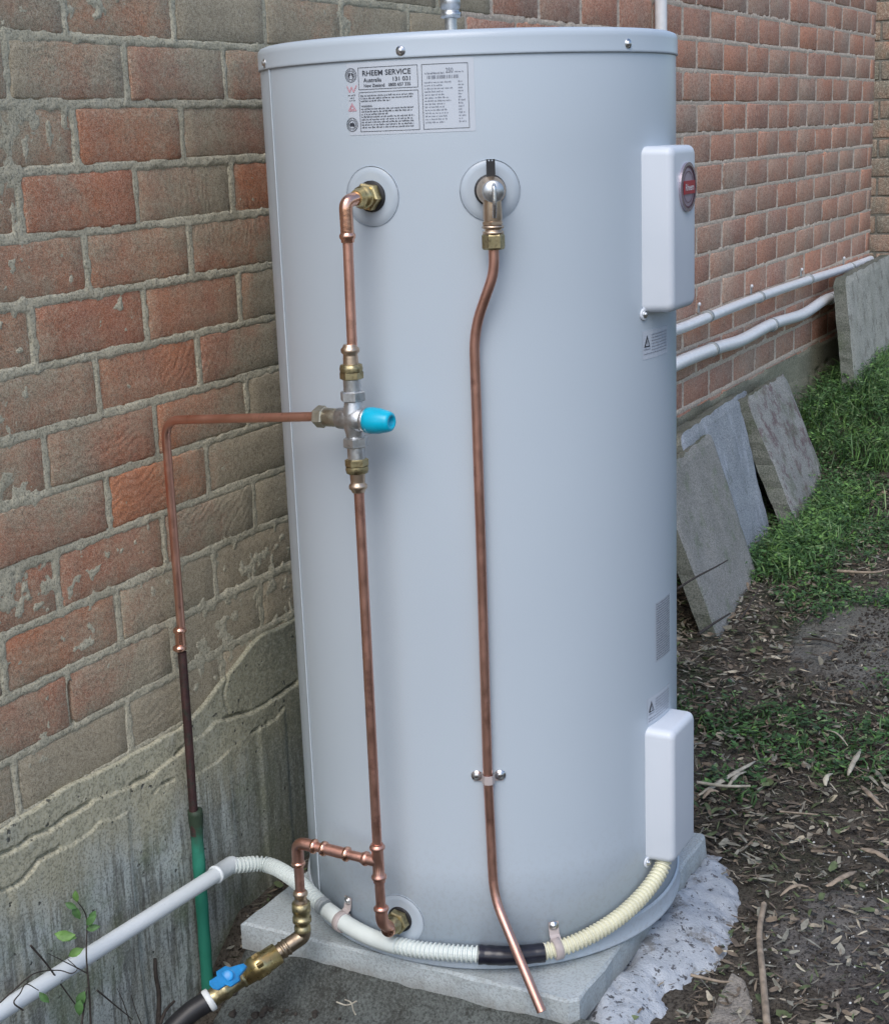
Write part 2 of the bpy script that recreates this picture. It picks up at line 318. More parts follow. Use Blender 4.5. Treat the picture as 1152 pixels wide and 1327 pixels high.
# ground
m = NM('damp soil', .95, spec=.15); n = m.noise(14, 5, .65); f_ = m.noise(150, 5, .8)
c = m.mix(m.ramp(n, [(.3, 0.0), (.7, 1.0)]), (.095, .083, .068), (.16, .14, .115)); X, Y, Z = sepxyz(m)
mossn = m.noise(4, 5, .7, off=(3, 3, 0)); mm = m.math('MULTIPLY', m.ramp(mossn, [(.47, 0.0), (.6, .8)]), m.ramp(m.math('MULTIPLY', X, .5), [(.3, 0.0), (.6, 1.0)])); c = m.mix(mm, c, (.035, .055, .025))
def blob(cx, cy, rx, ry):
    vx = m.math('DIVIDE', m.math('SUBTRACT', X, cx), rx); vy = m.math('DIVIDE', m.math('SUBTRACT', Y, cy), ry)
    d = m.math('ADD', m.math('MULTIPLY', vx, vx), m.math('MULTIPLY', vy, vy)); d = m.math('ADD', d, m.math('MULTIPLY', m.math('SUBTRACT', m.noise(11, 5, .7), .5), 2.4))
    return m.ramp(d, [(.55, 1.0), (1.0, 0.0)])
c = m.mix(m.math('MULTIPLY', blob(2.08, -.70, .42, .22), .8), c, (.26, .26, .24)); c = m.mix(m.math('MULTIPLY', blob(.66, -.93, .16, .11), .75), c, (.23, .22, .21)); c = m.mix(m.math('MULTIPLY', blob(.52, -1.03, .12, .09), .6), c, (.13, .12, .12))
c = m.mix(m.ramp(f_, [(.40, .8), (.5, 0.0)]), c, (.018, .015, .013)); c = m.mix(m.ramp(f_, [(.54, 0.0), (.64, .5)]), c, (.17, .16, .145)); m.col(c)
m.bump(m.math('ADD', f_, m.math('MULTIPLY', n, 2.0)), .008); M['soil'] = m.m
M['clod'] = plain('dark soil clods', (.040, .034, .029), .95, var=.5, scale=90, bump=.002)
def litter(name, col, rough=.8): return plain(name, col, rough, var=.35, scale=70, bump=.0006)
LIT = [litter('litter umber', (.15, .12, .09)), litter('litter tan', (.25, .22, .17)), litter('litter grey', (.21, .205, .17)), litter('litter dark', (.060, .048, .036)),
       litter('litter pale straw', (.42, .38, .29)), litter('litter olive', (.09, .12, .055)), litter('litter brown', (.18, .14, .10))]
GR = [litter('weed dark green', (.035, .085, .028), .6), litter('weed mid green', (.065, .15, .045), .6), litter('weed bright green', (.12, .24, .06), .6), litter('weed pale green', (.18, .27, .12), .6)]
M['bark'] = litter('dry bark strip', (.38, .355, .29)); M['bark2'] = litter('brown bark strip', (.26, .21, .16)); M['twig'] = plain('dark twig', (.045, .036, .030), .8, var=.4, scale=120, bump=.0005)
M['chip'] = plain('white chips', (.50, .51, .50), .7, var=.3); M['stone_green'] = conc('greenish stone', (.17, .20, .16), (.25, .28, .23), sc=30)
def ink(name, col): return plain(name, col, .5, var=.05)
M['ink'] = ink('black print', (.035, .04, .055)); M['ink_soft'] = ink('grey blue print', (.16, .18, .23)); M['pink'] = ink('pink print', (.55, .28, .33)); M['paper'] = plain('label film', (.51, .56, .63), .22, var=.02)
M['badge_red'] = plain('badge red', (.36, .025, .04), .3); M['badge_grey'] = plain('badge mauve grey', (.33, .27, .32), .3); M['badge_rim'] = plain('badge chrome rim', (.55, .48, .54), .2, metal=.8); M['badge_dark'] = plain('badge dark line', (.10, .03, .05), .4); M['badge_white'] = plain('badge white', (.75, .7, .72), .4)
M['green_tape'] = plain('white thread tape', (.75, .78, .78), .5)

# ------------------------------------------------------------------ ground
def gz(x, y):
    base = np.interp(x, [-3, .05, .22, .34, 1.2, 2.0, 3.0, 3.5, 4.0, 5.0, 8.0], [-1.43, -1.43, -1.40, -1.318, -1.312, -1.29, -1.25, -1.17, -1.04, -.98, -.96])
    near = sst(y, -.72, -.60); front = np.interp(x, [-3, -.2, .15, .3], [-1.38, -1.36, -1.325, -1.312]); base = np.where(x < .34, base*near + front*(1-near), base)
    h = base + (fbm(x*3, y*3, 4, 2)-.5)*.04 + (fbm(x*22, y*22, 3, 5)-.5)*.016
    return h - .05*sst(np.hypot(x, y), 8, 30)
def axis(segs): return np.concatenate([np.arange(a, b, s) for a, b, s in segs])
xs = axis([(-60, -4, 4), (-4, -.5, .2), (-.5, 1.6, .009), (1.6, 5.2, .02), (5.2, 9, .2), (9, 62, 4)])
ys = axis([(-60, -4, 4), (-4, -1.35, .15), (-1.35, 0.02, .009), (.02, 1.5, .15), (1.5, 62, 4)])
g = grid('ground', xs, ys, lambda X, Y: (X, Y, gz(X, Y)), M['soil']); tag(g, 'dark damp soil ground beside the wall', None, kind='structure')

# ------------------------------------------------------------------ brick wall
BH, BL = .086, .24
def gsm(x, z, k=0): return fbm(x*5+3, z*5+1, 3, 11)
def joint_h(X, Z):
    # real relief of the mortar: raked a few mm behind the faces, ragged, wiped proud in patches
    r = np.floor(-Z/BH); fz = (-Z/BH)-r; off = np.where(r.astype(int) % 2 == 0, .5, 0.0)
    fx = (X/BL-off) % 1.0
    dz = np.minimum(fz, 1-fz)*BH; dx = np.minimum(fx, 1-fx)*BL; d = np.minimum(dz, dx)
    j = np.exp(-(d/.006)**2)
    n = fbm(X*60, Z*60, 4, 21); big = fbm(X*4.2+9, Z*4.2, 3, 31)
    nearw = 1 - sst(X, 1.0, 2.2)
    smear = sst(big*.55+n*.45, .54, .66)*nearw
    wob = (fbm(X*90, Z*90, 3, 23)-.5)
    dd = d + wob*.006 + (fbm(X*25, Z*25, 2, 25)-.5)*.004
    cover = 1-sst(dd, np.where(X < 1.6, .0050, .0044), np.where(X < 1.6, .0086, .0066))                     # mortar wiped over the arrises
    rec = 0.0
    slit = np.exp(-((X-.002-(Z+.82)*.04)/.0042)**2)*sst(Z, -.862, -.850)*(1-sst(Z, -.795, -.785))
    cover = cover*(1-sst(slit, .3, .5))
    h = -.0028 - .014*sst(slit, .3, .6) + cover*(.0036+.0016*(n-.5)) + smear*(.0026+.003*(n-.5))*(1-cover) + (n-.5)*.0012
    return h
wall = thing('brick_wall', 'long red brick house wall with smeared grey mortar behind the water heater', 'wall', (2.3, 0, -.94))
BZB = -11*BH
def wall_face(X, Z): return (X, -joint_h(X, Z), Z)
m1 = grid('mortar', np.arange(-.62, 1.3, .0028), np.arange(BZB-.03, .30, .0028), wall_face, M['mortar'], wall)
grid('mortar', np.concatenate([np.arange(1.2999, 5.0, .012), [5.005]]), np.arange(BZB-.03, .62, .008), wall_face, M['mortar_far'], wall)
mb = MB(); mb.box((-.62, .02, -1.6), (5.005, .11, .615)); mb.build('inner_leaf', M['mortar_dark'], wall)
# brick meshes: uneven arrises, slightly bowed faces
def brick_mesh(seed, w, far=False):
    w += .002; r = random.Random(seed); nx, nz = (9, 5) if not far else (4, 3); h = .0772; V = []; F = []
    def j(a): return r.uniform(-a, a)
    xs_ = [-.5, -.5+.0045/w]+[-.5+i/(nx-2) for i in range(1, nx-2)]+[.5-.0045/w, .5]; zs_ = [-.5, -.5+.0045/h]+[-.5+i/(nz-2) for i in range(1, nz-2)]+[.5-.0045/h, .5]
    tiltx, tiltz = j(.0015), j(.0012)
    for iz, z in enumerate(zs_):
        for ix, x in enumerate(xs_):
            e = ix in (0, nx) or iz in (0, nz)
            px_ = x*w + (j(.0022) if e else 0); pz_ = z*h + (j(.0022) if e else 0)
            corner = ix in (0, nx) and iz in (0, nz)
            if corner: px_ *= 1-.003/w; pz_ *= .94
            V.append((px_, (0.0016 if e else -.0003) + j(.0003 if e else .0005) + x*tiltx + z*tiltz, pz_))
    n = nx+1
    for iz in range(nz):
        for ix in range(nx): a = iz*n+ix; F.append((a, a+1, a+n+1, a+n))
    loop = [i for i in range(n)] + [n*k+nx for k in range(1, nz+1)] + [n*nz+i for i in range(nx-1, -1, -1)] + [n*k for k in range(nz-1, 0, -1)]
    base = len(V)
    for i in loop: V.append((V[i][0], .018, V[i][2]))
    L = len(loop)
    for k in range(L): F.append((loop[(k+1) % L], loop[k], base+k, base+(k+1) % L))
    b = MB(); b.add(V, F, 0, True); return b
near_b = [brick_mesh(i, .228).mesh('brick', M['brick']) for i in range(9)]
far_b = [brick_mesh(i+50, .228, True).mesh('brick', M['brick_far']) for i in range(5)]
rb = random.Random(3); rest = MB()
for r_ in range(-7, 11):
    z = -(r_+.5)*BH; off = .5 if r_ % 2 == 0 else 0.0
    for k in range(-3, 21):
        xa = (k+off)*BL + BL/2; xl, xr = xa-BL/2, xa+BL/2
        if xr < -.55 or xl > 4.99: continue
        w = .228
        cut = xr > 5.0
        # what the photograph shows
        seen = (z < .17 and -.45 < xa < 1.0 and z < .13) or (xa > 2.38 and z > -.93 and z < .12+.10*xa) or (.7 < xa < 2.6 and .05 < z < .32)
        if cut:
            w = 5.0-xl-.006; xa = xl+.006+w/2
            if w < .03: continue
        if z > .18+.12*max(0, xa): continue
        fam, mats_ = (near_b, 0) if xa < 1.35 else (far_b, 1)
        jit = (rb.uniform(-.002, .002), rb.uniform(-.0012, .0012), rb.uniform(-.0012, .0012))
        if seen:
            me = rb.choice(fam)
            o = link('brick', me, wall); o.location = o.location + Vector((xa+jit[0], jit[1], z+jit[2]))
            if cut: o.scale = (w/.228, 1, 1)
            o.rotation_euler = (0, rb.uniform(-.006, .006), 0 if not rb.random() < .5 else 0)
        else:
            bm_ = brick_mesh(rb.randint(0, 99), w, True); V = [(v[0]+xa, v[1], v[2]+z) for v in bm_.v]; rest.add(V, bm_.f, mats_)
if rest.v: tag(rest.build('hidden_bricks', [M['brick'], M['brick_far']], wall), kind='stuff')

# footing
def foot_face(X, Z):
    n = fbm(X*14, Z*22, 5, 41); n2 = fbm(X*70, Z*70, 3, 44)
    top = BZB + .012 + .075*sst(X, .22, .50) + (fbm(X*7, X*0+3, 3, 47)-.5)*.03      # render climbs the bottom course
    out = sst(top-Z, -.002, .012)
    rough = sst(-Z, -BZB-.02, -BZB+.03)*(1-sst(-Z, 1.02, 1.08))*(1-.6*sst(X, .3, .5))
    h = -.030 + out*.036 + rough*((n-.5)*.0020) + (n2-.5)*.0014
    # ragged ledges of the two render coats
    l1 = -.978 + (fbm(X*7, X*0+8, 5, 51)-.5)*.05; l2 = -1.022+(fbm(X*9, X*0+2, 5, 53)-.5)*.06
    h = h + .004*sst(-Z, -l1-.001, -l1+.001)*out + .003*sst(-Z, -l2-.001, -l2+.001)*out*sst(fbm(X*8, X*0+9, 3, 60), .44, .5)
    gate = sst(fbm(X*13, X*0+5, 3, 57), .44, .52)*out
    h = h - .016*np.exp(-((Z-l1)/.0022)**2)*gate - .014*np.exp(-((Z-l2-.004)/.0020)**2)*sst(fbm(X*17, X*0+4, 3, 58), .46, .54)*out
    h = h - .012*np.exp(-((Z-top+.006)/.0018)**2)*sst(fbm(X*10, X*0+6, 3, 56), .45, .5)*out
    ck = .36+(fbm(Z*20, Z*0+1, 3, 59)-.5)*.03; h = h - .010*np.exp(-((X-ck)/.002)**2)*sst(Z, -.98, -.95)
    h = h - .006*sst(-Z, 1.08, 1.16)*0
    return (X, -np.maximum(h, -.03), Z)
footing = thing('concrete_footing', 'streaked green-grey rendered concrete footing below the brick wall', 'wall base', (2.3, 0, -1.5))
grid('render', np.arange(-.62, 1.3, .0026), np.concatenate([np.arange(-1.60, -1.09, .006), np.arange(-1.09, -.84, .0019)]), foot_face, M['footing'], footing)
grid('render', np.concatenate([np.arange(1.2999, 5.0, .012), [5.006]]), np.arange(-1.60, -.86, .012), foot_face, M['footing'], footing)

# olive wall beyond the end of the long wall
ow = thing('olive_brick_wall', 'dark olive brick wall seen past the far end of the long red wall', 'wall', (5.8, .3, -.9))
mb = MB(); mb.box((5.803, -.5, -1.2), (5.9, 1.6, .75)); mb.build('mortar', M['mortar_dark'], ow)
ol = [brick_mesh(i+80, .228, True).mesh('brick', M['brick_olive']) for i in range(4)]
for r_ in range(-8, 11):
    for k in range(-2, 6):
        y = (k+(.5 if r_ % 2 else 0))*BL + .03
        o = link('brick', rb.choice(ol), ow); o.rotation_euler = (0, 0, -PI/2); o.location = o.location+Vector((5.80, y, -(r_+.5)*BH+.015))

# ------------------------------------------------------------------ pad, mortar bed, white patch
pad = MB(); px0, px1, py0, py1, pz0, pz1 = .215, .80, -.678, -.105, TB-.046, TB-.0005
ring = []
def edge_pts(a, b, n): return [(a[0]+(b[0]-a[0])*i/n, a[1]+(b[1]-a[1])*i/n) for i in range(n)]
cor = [(px0, py1), (px0, py0+.012), (px0+.012, py0), (px1-.006, py0), (px1, py0+.006), (px1, py1)]
for a, b in zip(cor, cor[1:]+cor[:1]): ring += edge_pts(a, b, max(1, int(math.dist(a, b)/.03)))
n = len(ring); rp = random.Random(4); prof = [(0, -.000), (.0, .006), (.004, .0)]
lv = [(0.0, pz0), (0.0, pz1-.005), (.004, pz1)]; V = []
for ins, z in lv:
    for (x, y) in ring:
        cx, cy = (px0+px1)/2, (py0+py1)/2; dx = ins+rp.uniform(0, .0034)**1.0
        V.append((x+(dx if x < cx else -dx), y+(dx if y < cy else -dx), z+rp.uniform(-.0008, .0008) if z < pz1 else z-rp.uniform(0, .0012)))
F = [(k*n+i, k*n+(i+1) % n, (k+1)*n+(i+1) % n, (k+1)*n+i) for k in range(2) for i in range(n)]
F.append(tuple(2*n+i for i in range(n)))
F = [f[::-1] if len(f) == 4 else f[::-1] for f in F]
pad.add(V, F, 0, False)
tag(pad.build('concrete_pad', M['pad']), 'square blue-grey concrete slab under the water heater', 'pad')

def bed_f(X, Y):
    d = (.222-X)                                    # distance out from the pad's near side
    lip = TB-.046 + .010*(fbm(Y*14, Y*0+3, 3, 63)-.45) + .026*sst(Y, -.30, -.16)*0
    n = fbm(X*16, Y*16, 4, 61); z = lip + .012 - .055*sst(d, -.01, .05) - .055*sst(d, .04, .16) - .09*sst(d, .12, .24) + (n-.5)*.03*sst(d, -.005, .02)
    ez = sst(Y, -.12, -.06)*.10 + sst(-Y, .70, .78)*.12
    return (X, Y, z-ez)
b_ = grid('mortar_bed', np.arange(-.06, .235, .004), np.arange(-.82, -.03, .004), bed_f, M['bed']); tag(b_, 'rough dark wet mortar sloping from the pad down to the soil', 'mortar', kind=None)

def poly_patch(name, pts, h, mat, seedn, amp=.01, step=.006, edge=.03, up=None):
    P = np.array(pts); x0, y0 = P.min(0)-.03; x1, y1 = P.max(0)+.03
    xs_ = np.arange(x0, x1, step); ys_ = np.arange(y0, y1, step); X, Y = np.meshgrid(xs_, ys_)
    wx = X+(fbm(X*30, Y*30, 4, seedn)-.5)*edge*1.3; wy = Y+(fbm(X*30+7, Y*30, 4, seedn+1)-.5)*edge*1.3
    inside = np.zeros(X.shape, bool); dist = np.full(X.shape, 9.)
    n = len(P)
    for i in range(n):
        a, b = P[i], P[(i+1) % n]; c_ = ((a[1] > wy) != (b[1] > wy)) & (wx < (b[0]-a[0])*(wy-a[1])/(b[1]-a[1]+1e-12)+a[0]); inside ^= c_
        ab = b-a; t = np.clip(((wx-a[0])*ab[0]+(wy-a[1])*ab[1])/(ab@ab), 0, 1); dist = np.minimum(dist, np.hypot(wx-a[0]-t*ab[0], wy-a[1]-t*ab[1]))
    s = np.where(inside, dist, -dist)
    Z = gz(X, Y) + (up(X, Y) if up else 0) + h*sst(s, -edge*.4, edge*.6)-.012*(1-sst(s, -edge, 0)) + (fbm(X*26, Y*26, 4, seedn+2)-.5)*amp
    keep = s > -edge*.6; ny, nx = X.shape; idx = np.arange(nx*ny).reshape(ny, nx)
    q = keep[:-1, :-1] & keep[1:, :-1] & keep[:-1, 1:] & keep[1:, 1:]
    F = np.stack([idx[:-1, :-1][q], idx[:-1, 1:][q], idx[1:, 1:][q], idx[1:, :-1][q]], -1)
    V = np.stack([X, Y, Z], -1).reshape(-1, 3); used = np.unique(F); mp = -np.ones(len(V), int); mp[used] = np.arange(len(used))
    me = bpy.data.meshes.new(name); me.from_pydata(V[used].tolist(), [], mp[F].tolist()); me.materials.append(mat)
    me.polygons.foreach_set('use_smooth', [True]*len(me.polygons)); me.update(); return link(name, me)
wp = poly_patch('white_mortar_patch', [(.80, -.66), (.745, -.66), (.25, -.66), (.20, -.70), (.25, -.735), (.36, -.745), (.40, -.735), (.47, -.765), (.53, -.785), (.60, -.765), (.71, -.755), (.77, -.71)], .012, M['white_mortar'], 70, .007, .005, .045, lambda X, Y: .016*sst(Y, -.76, -.675)+(fbm(X*70, Y*70, 3, 77)-.5)*.0025)
tag(wp, 'spilled patch of bluish white mortar with black specks along the pad edge', 'mortar patch')

# ------------------------------------------------------------------ water heater
wh = thing('water_heater', 'tall pale grey cylindrical electric water heater standing on the concrete pad', 'water heater', (TX, TY, TB))
A0 = math.radians(141.0)
def cyl(name, R, prof, mat, parent, seg=160, cap_top=False, cap_bot=False):
    b = MB(); V = []
    for rr, z in prof:
        for k in range(seg): a = A0+2*PI*k/seg; V.append((TX+rr*math.cos(a), TY+rr*math.sin(a), z))
    n = len(prof); F = [(i*seg+k, i*seg+(k+1) % seg, (i+1)*seg+(k+1) % seg, (i+1)*seg+k) for i in range(n-1) for k in range(seg)]
    b.add(V, F, 0, True)
    if cap_top: b.add(V[-seg:], [tuple(range(seg))], 0, False)
    return b.build(name, mat, parent)
zt = TB+.030
body = cyl('body', TR, [(TR-.004, zt-.002), (TR, zt)]+[(TR, zt+(TL-zt)*i/10) for i in range(1, 10)]+[(TR, TL-.004), (TR-.001, TL+.002)], M['enamel'], wh)
sb = MB(); aa = A0
pr_ = [(-.0055, .0003), (-.004, .0016), (0, .0019), (.0015, .0017), (.002, .0004)]
V = [tuple(tp(aa+u/TR, z, w)) for z in (zt+.004, TL-.003) for u, w in pr_]; n = len(pr_); sb.add(V, [(i, i+1, n+i+1, n+i) for i in range(n-1)]); sb.build('seam', M['enamel'], wh)
lp = [(TR+.0005, TL-.003), (TR+.0022, TL-.003), (TR+.0030, TL-.0018), (TR+.0024, TL+.0005), (TR+.0024, TT-.011), (TR+.0018, TT-.006), (TR-.0008, TT-.002), (TR-.006, TT), (TR-.05, TT+.003), (.12, TT+.005), (.03, TT+.0055)]
cyl('lid', TR, lp, M['enamel'], wh, cap_top=True)
cyl('base_tray', TR, [(TR-.003, TB+.001), (TR+.004, TB+.001), (TR+.005, TB+.004), (TR+.0035, TB+.006), (TR+.0030, TB+.028), (TR+.0045, TB+.031), (TR+.004, TB+.034), (TR+.0005, TB+.035)], M['enamel'], wh)
def screw(a, z, off, parent, name='screw', r=.0042, mat='steel'):
    n_ = np.array([math.cos(a), math.sin(a), 0]); b = MB()
    b.lathe(tp(a, z, off), n_, [(0, r*1.5), (.0008, r*1.5), (.0009, r), (.0025, r*.9), (.0036, r*.5), (.0038, .0003)], 14, 0); return b.build(name, M[mat], parent)
lid = [o for o in wh.children if o.name.startswith('lid')][0]
for px, py in ((520, 65), (812, 56), (337, 84)): a, z = tank_uv(px, py) if px > 340 else (math.radians(138), .046); screw(a, z, .0025, lid)

# openings: clear collar ring, black disc standing in for the shade inside the hole
def wrap_disc(a0, z0, r0, r1, off, name, mat, parent, seg=48, rim=None):
    b = MB(); V = []; n_ = 4
    rs = [r0+(r1-r0)*i/n_ for i in range(n_+1)]; offs = [off]*(n_+1); offs[-1] = .0002
    rs.insert(-1, r1-.0008)
    offs = [off]*(len(rs)-1)+[.0001]
    for r, of in zip(rs, offs):
        for k in range(seg): t = 2*PI*k/seg; V.append(tp(a0+r*math.cos(t)/TR, z0+r*math.sin(t), of))
    F = [(i*seg+k, i*seg+(k+1) % seg, (i+1)*seg+(k+1) % seg, (i+1)*seg+k) for i in range(len(rs)-1) for k in range(seg)]
    if r0 < .001: F.append(tuple(range(seg)))
    b.add(V, [f[::-1] for f in F]); return b.build(name, mat, parent)
holes = {}
for key, (px, py, rr, rh) in {'hot': (482, 254, .039, .0205), 'relief': (635, 246, .039, .0205), 'cold': (519, 1191, .0385, .0195)}.items():
    a, z = tank_uv(px, py); holes[key] = (a, z)
    wrap_disc(a, z, .001, rr, .0011, 'collar_ring', M['ring'], wh)
    wrap_disc(a, z, rr-.0005, rr+.0004, .0016, 'ring_edge', M['ring'], [o for o in wh.children if o.name.startswith('collar_ring')][-1])
    b = MB(); nn = np.array([math.cos(a), math.sin(a), 0]); b.lathe(tp(a, z, -.004), nn, [(0, rh), (.0072, rh), (.0078, rh-.001), (.0078, .004)], 32); b.build('hole_shade_disc', M['black'], wh)

# element covers
def cover(px_unused, z0, z1, name='element_cover'):
    x0, x1, yb, yf = .452, .556, -.672, -.7365; b = MB(); R1 = .011; V = []; n = 5
    def rr(x0, x1, z0, z1, r, y, k=5):
        pts = []
        for cx, cz, s in ((x1-r, z1-r, 0), (x0+r, z1-r, 1), (x0+r, z0+r, 2), (x1-r, z0+r, 3)):
            for i in range(k+1): t = PI/2*(s+i/k); pts.append((cx+r*math.cos(t), y, cz+r*math.sin(t)))
        return pts
    L = [rr(x0, x1, z0, z1, .012, yb)]
    for i in range(n+1):
        t = PI/2*i/n; ins = .0105*(1-math.cos(t)); y = yf+.0105*(1-math.sin(t)); L.append(rr(x0+.0012+ins, x1-.0012-ins, z0+.0012+ins, z1-.0012-ins, max(.012-ins*.6, .004), y))
    m_ = len(L[0])
    for l in L: V += l
    F = [(i*m_+k, i*m_+(k+1) % m_, (i+1)*m_+(k+1) % m_, (i+1)*m_+k) for i in range(len(L)-1) for k in range(m_)]; F.append(tuple((len(L)-1)*m_+k for k in range(m_)))
    b.add(V, F); o = b.build(name, M['cover'], wh)
    t = MB(); t.lathe(tp(math.radians(257.2), z0-.001, .0005), (-.22, -.97, 0), [(0, .0085), (.0025, .0085), (.003, .0075), (.003, .001)], 20); tb = t.build('screw_tab', M['cover'], o)
    screw(math.radians(257.2), z0-.001, .0035, tb if False else o, r=.0036); return o
cu = cover(0, -.3105, -.0845); cl = cover(0, -1.1395, -.9245)
# round badge on the upper cover
bc = (.512, -.7368, -.1420)
def ydisc(r0, r1, y, mat, name, parent, seg=48, dome=0.0):
    b = MB(); V = [(bc[0]+r*math.cos(2*PI*k/seg), y-(dome if r < r1 else 0), bc[2]+r*math.sin(2*PI*k/seg)) for r in (r0, r1) for k in range(seg)]
    V += [(bc[0]+r1*math.cos(2*PI*k/seg), -.7355, bc[2]+r1*math.sin(2*PI*k/seg)) for k in range(seg)]
    F = [(i*seg+k, i*seg+(k+1) % seg, (i+1)*seg+(k+1) % seg, (i+1)*seg+k) for i in range(2) for k in range(seg)]
    if r0 < .002: F.append(tuple(range(seg))[::-1])
    b.add(V, F, 0, False); return b.build(name, mat, parent)
ydisc(.029, .0335, -.7398, M['badge_rim'], 'badge_rim', cu); ydisc(.0005, .0285, -.7384, M['badge_grey'], 'badge', cu)
b = MB(); s = 48
for r0, r1 in ((.0262, .0285), (.0205, .0216)):
    V = [(bc[0]+r*math.cos(2*PI*k/s), -.7392, bc[2]+r*math.sin(2*PI*k/s)) for r in (r0, r1) for k in range(s)]; b.add(V, [(k, (k+1) % s, s+(k+1) % s, s+k) for k in range(s)], 0, False)
b.build('badge_line', M['badge_dark'], cu)
b = MB(); b.box((bc[0]-.020, -.7399, bc[2]-.0095), (bc[0]+.0262, -.7390, bc[2]+.0085)); b.build('badge_band', M['badge_red'], cu)

# ------------------------------------------------------------------ print on the heater
def text_mesh(s, size, bold=False):
    cu_ = bpy.data.curves.new('t', 'FONT'); cu_.body = s; cu_.size = size; cu_.offset = size*.012 if bold else size*.003
    o = bpy.data.objects.new('t', cu_); C.objects.link(o); dg = bpy.context.evaluated_depsgraph_get(); me = o.evaluated_get(dg).to_mesh()
    V = [tuple(v.co) for v in me.vertices]; F = [tuple(p.vertices) for p in me.polygons]; o.evaluated_get(dg).to_mesh_clear()
    bpy.data.objects.remove(o); bpy.data.curves.remove(cu_); return V, F
def wrap_text(mb, s, a, z, size, bold=False, width=None, rot=0.0, off=.0011, mi=0):
    V, F = text_mesh(s, size, bold)
    if not V: return
    w = max(v[0] for v in V); sx = (width/w) if width else 1
    c_, s_ = math.cos(rot), math.sin(rot)
    P = [tp(a+(v[0]*sx*c_-v[1]*s_)/TR, z+(v[0]*sx*s_+v[1]*c_), off) for v in V]; mb.add(P, F, mi, False)
def wrap_rect(mb, a, z, w, h, off=.0009, mi=0, n=1, rot=0.0):
    c_, s_ = math.cos(rot), math.sin(rot); pts = []
    for i in range(n+1): pts.append((w*i/n, 0))
    for i in range(n, -1, -1): pts.append((w*i/n, h))
    P = [tp(a+(x*c_-y*s_)/TR, z+x*s_+y*c_, off) for x, y in pts]
    F = [(i, i+1, 2*n-i, 2*n+1-i) for i in range(n)]; mb.add(P, F, mi, False)
def words(mb, a, z, w, h, seed, off=.0009, mi=0, rot=0.0):
    r = random.Random(seed); x = 0; c_, s_ = math.cos(rot), math.sin(rot)
    while x < w:
        ww = min(r.uniform(.0016, .0052), w-x); q = 0
        while q < ww-.0003:                       # letters as strokes of uneven height: too small in the photograph to be read
            hh = h*r.choice((.62, .62, .7, 1.0)); lw = r.uniform(.0004, .00075)
            ux, uy = x+q, 0; wrap_rect(mb, a+(ux*c_)/TR, z+ux*s_, lw, hh, off, mi, 1, rot); q += lw+.00035
        x += ww+.0011
La, Lz1 = tank_uv(464, 88); Lb, Lz2 = tank_uv(541, 84); Lc, _ = tank_uv(546, 84); Ld, _ = tank_uv(606, 80)
ztop = tank_uv(500, 85)[1]; zbot = tank_uv(505, 169)[1]
lab = MB(); W1 = (Lb-La)*TR; W2 = (Ld-Lc)*TR; H1 = ztop-zbot
def sticker(mb, a, z0, w, h, off, mi=0, n=10): wrap_rect(mb, a, z0, w, h, off, mi, n)
film = MB(); sticker(film, La-.058, zbot-.004, W1+W2+.030, H1+.010, .0004, 0, 24); lf = film.build('label', M['paper'], wh)
L = MB()
def frame(a, z, w, h, t=.0006, mi=0):
    wrap_rect(L, a, z, w, t, mi=mi, n=8); wrap_rect(L, a, z+h-t, w, t, mi=mi, n=8); wrap_rect(L, a, z+t, t, h-2*t, mi=mi); wrap_rect(L, a+(w-t)/TR, z+t, t, h-2*t, mi=mi)
hb = H1*.345; frame(La, ztop-hb, W1, hb); frame(La, zbot, W1, H1-hb-.003); frame(Lc, zbot, W2, H1)
wrap_text(L, 'RHEEM SERVICE', La+.006/TR, ztop-.0105, .0092, True, W1*.82)
wrap_text(L, 'Australia', La+.008/TR, ztop-.0185, .0072, True, W1*.31); wrap_text(L, '131 031', La+W1*.58/TR, ztop-.0185, .0072, True, W1*.30)
wrap_text(L, 'New Zealand', La+.008/TR, ztop-hb+.0030, .0056, True, W1*.36); wrap_text(L, '0800 657 335', La+W1*.52/TR, ztop-hb+.0030, .0056, True, W1*.36)
zz = ztop-hb-.0085
for i, wf in enumerate([.95, .93, .55, 0, .2, .94, .92, .5, .95, .93, .95, .94, .93]):
    if i == 4: wrap_text(L, 'WARNING', La+.0025/TR, zz, .0034, True)
    elif wf: words(L, La+.0025/TR, zz, (W1-.005)*wf, .0021, i)
    zz -= (H1-hb-.009)/13.2
# rating panel
words(L, Lc+.004/TR, ztop-.0125, W2*.42, .0024, 91, mi=1); wrap_text(L, '250', Lc+W2*.52/TR, ztop-.0115, .0085, False, W2*.16, mi=1); words(L, Lc+W2*.72/TR, ztop-.0115, W2*.2, .002, 92, mi=1)
x = W2*.12; r = random.Random(8)
while x < W2*.82:
    t = r.choice((.0006, .0009, .0014)); wrap_rect(L, Lc+x/TR, ztop-.0185, t, .0042, mi=1); x += t+r.choice((.0006, .001, .0016))
zz = ztop-.0235
for i in range(14):
    words(L, Lc+.003/TR, zz, W2*random.Random(i).uniform(.35, .62), .0019, 30+i, mi=1); words(L, Lc+W2*.78/TR, zz, W2*random.Random(i+9).uniform(.06, .16), .0021, 60+i, mi=1); zz -= (H1-.026)/14.4
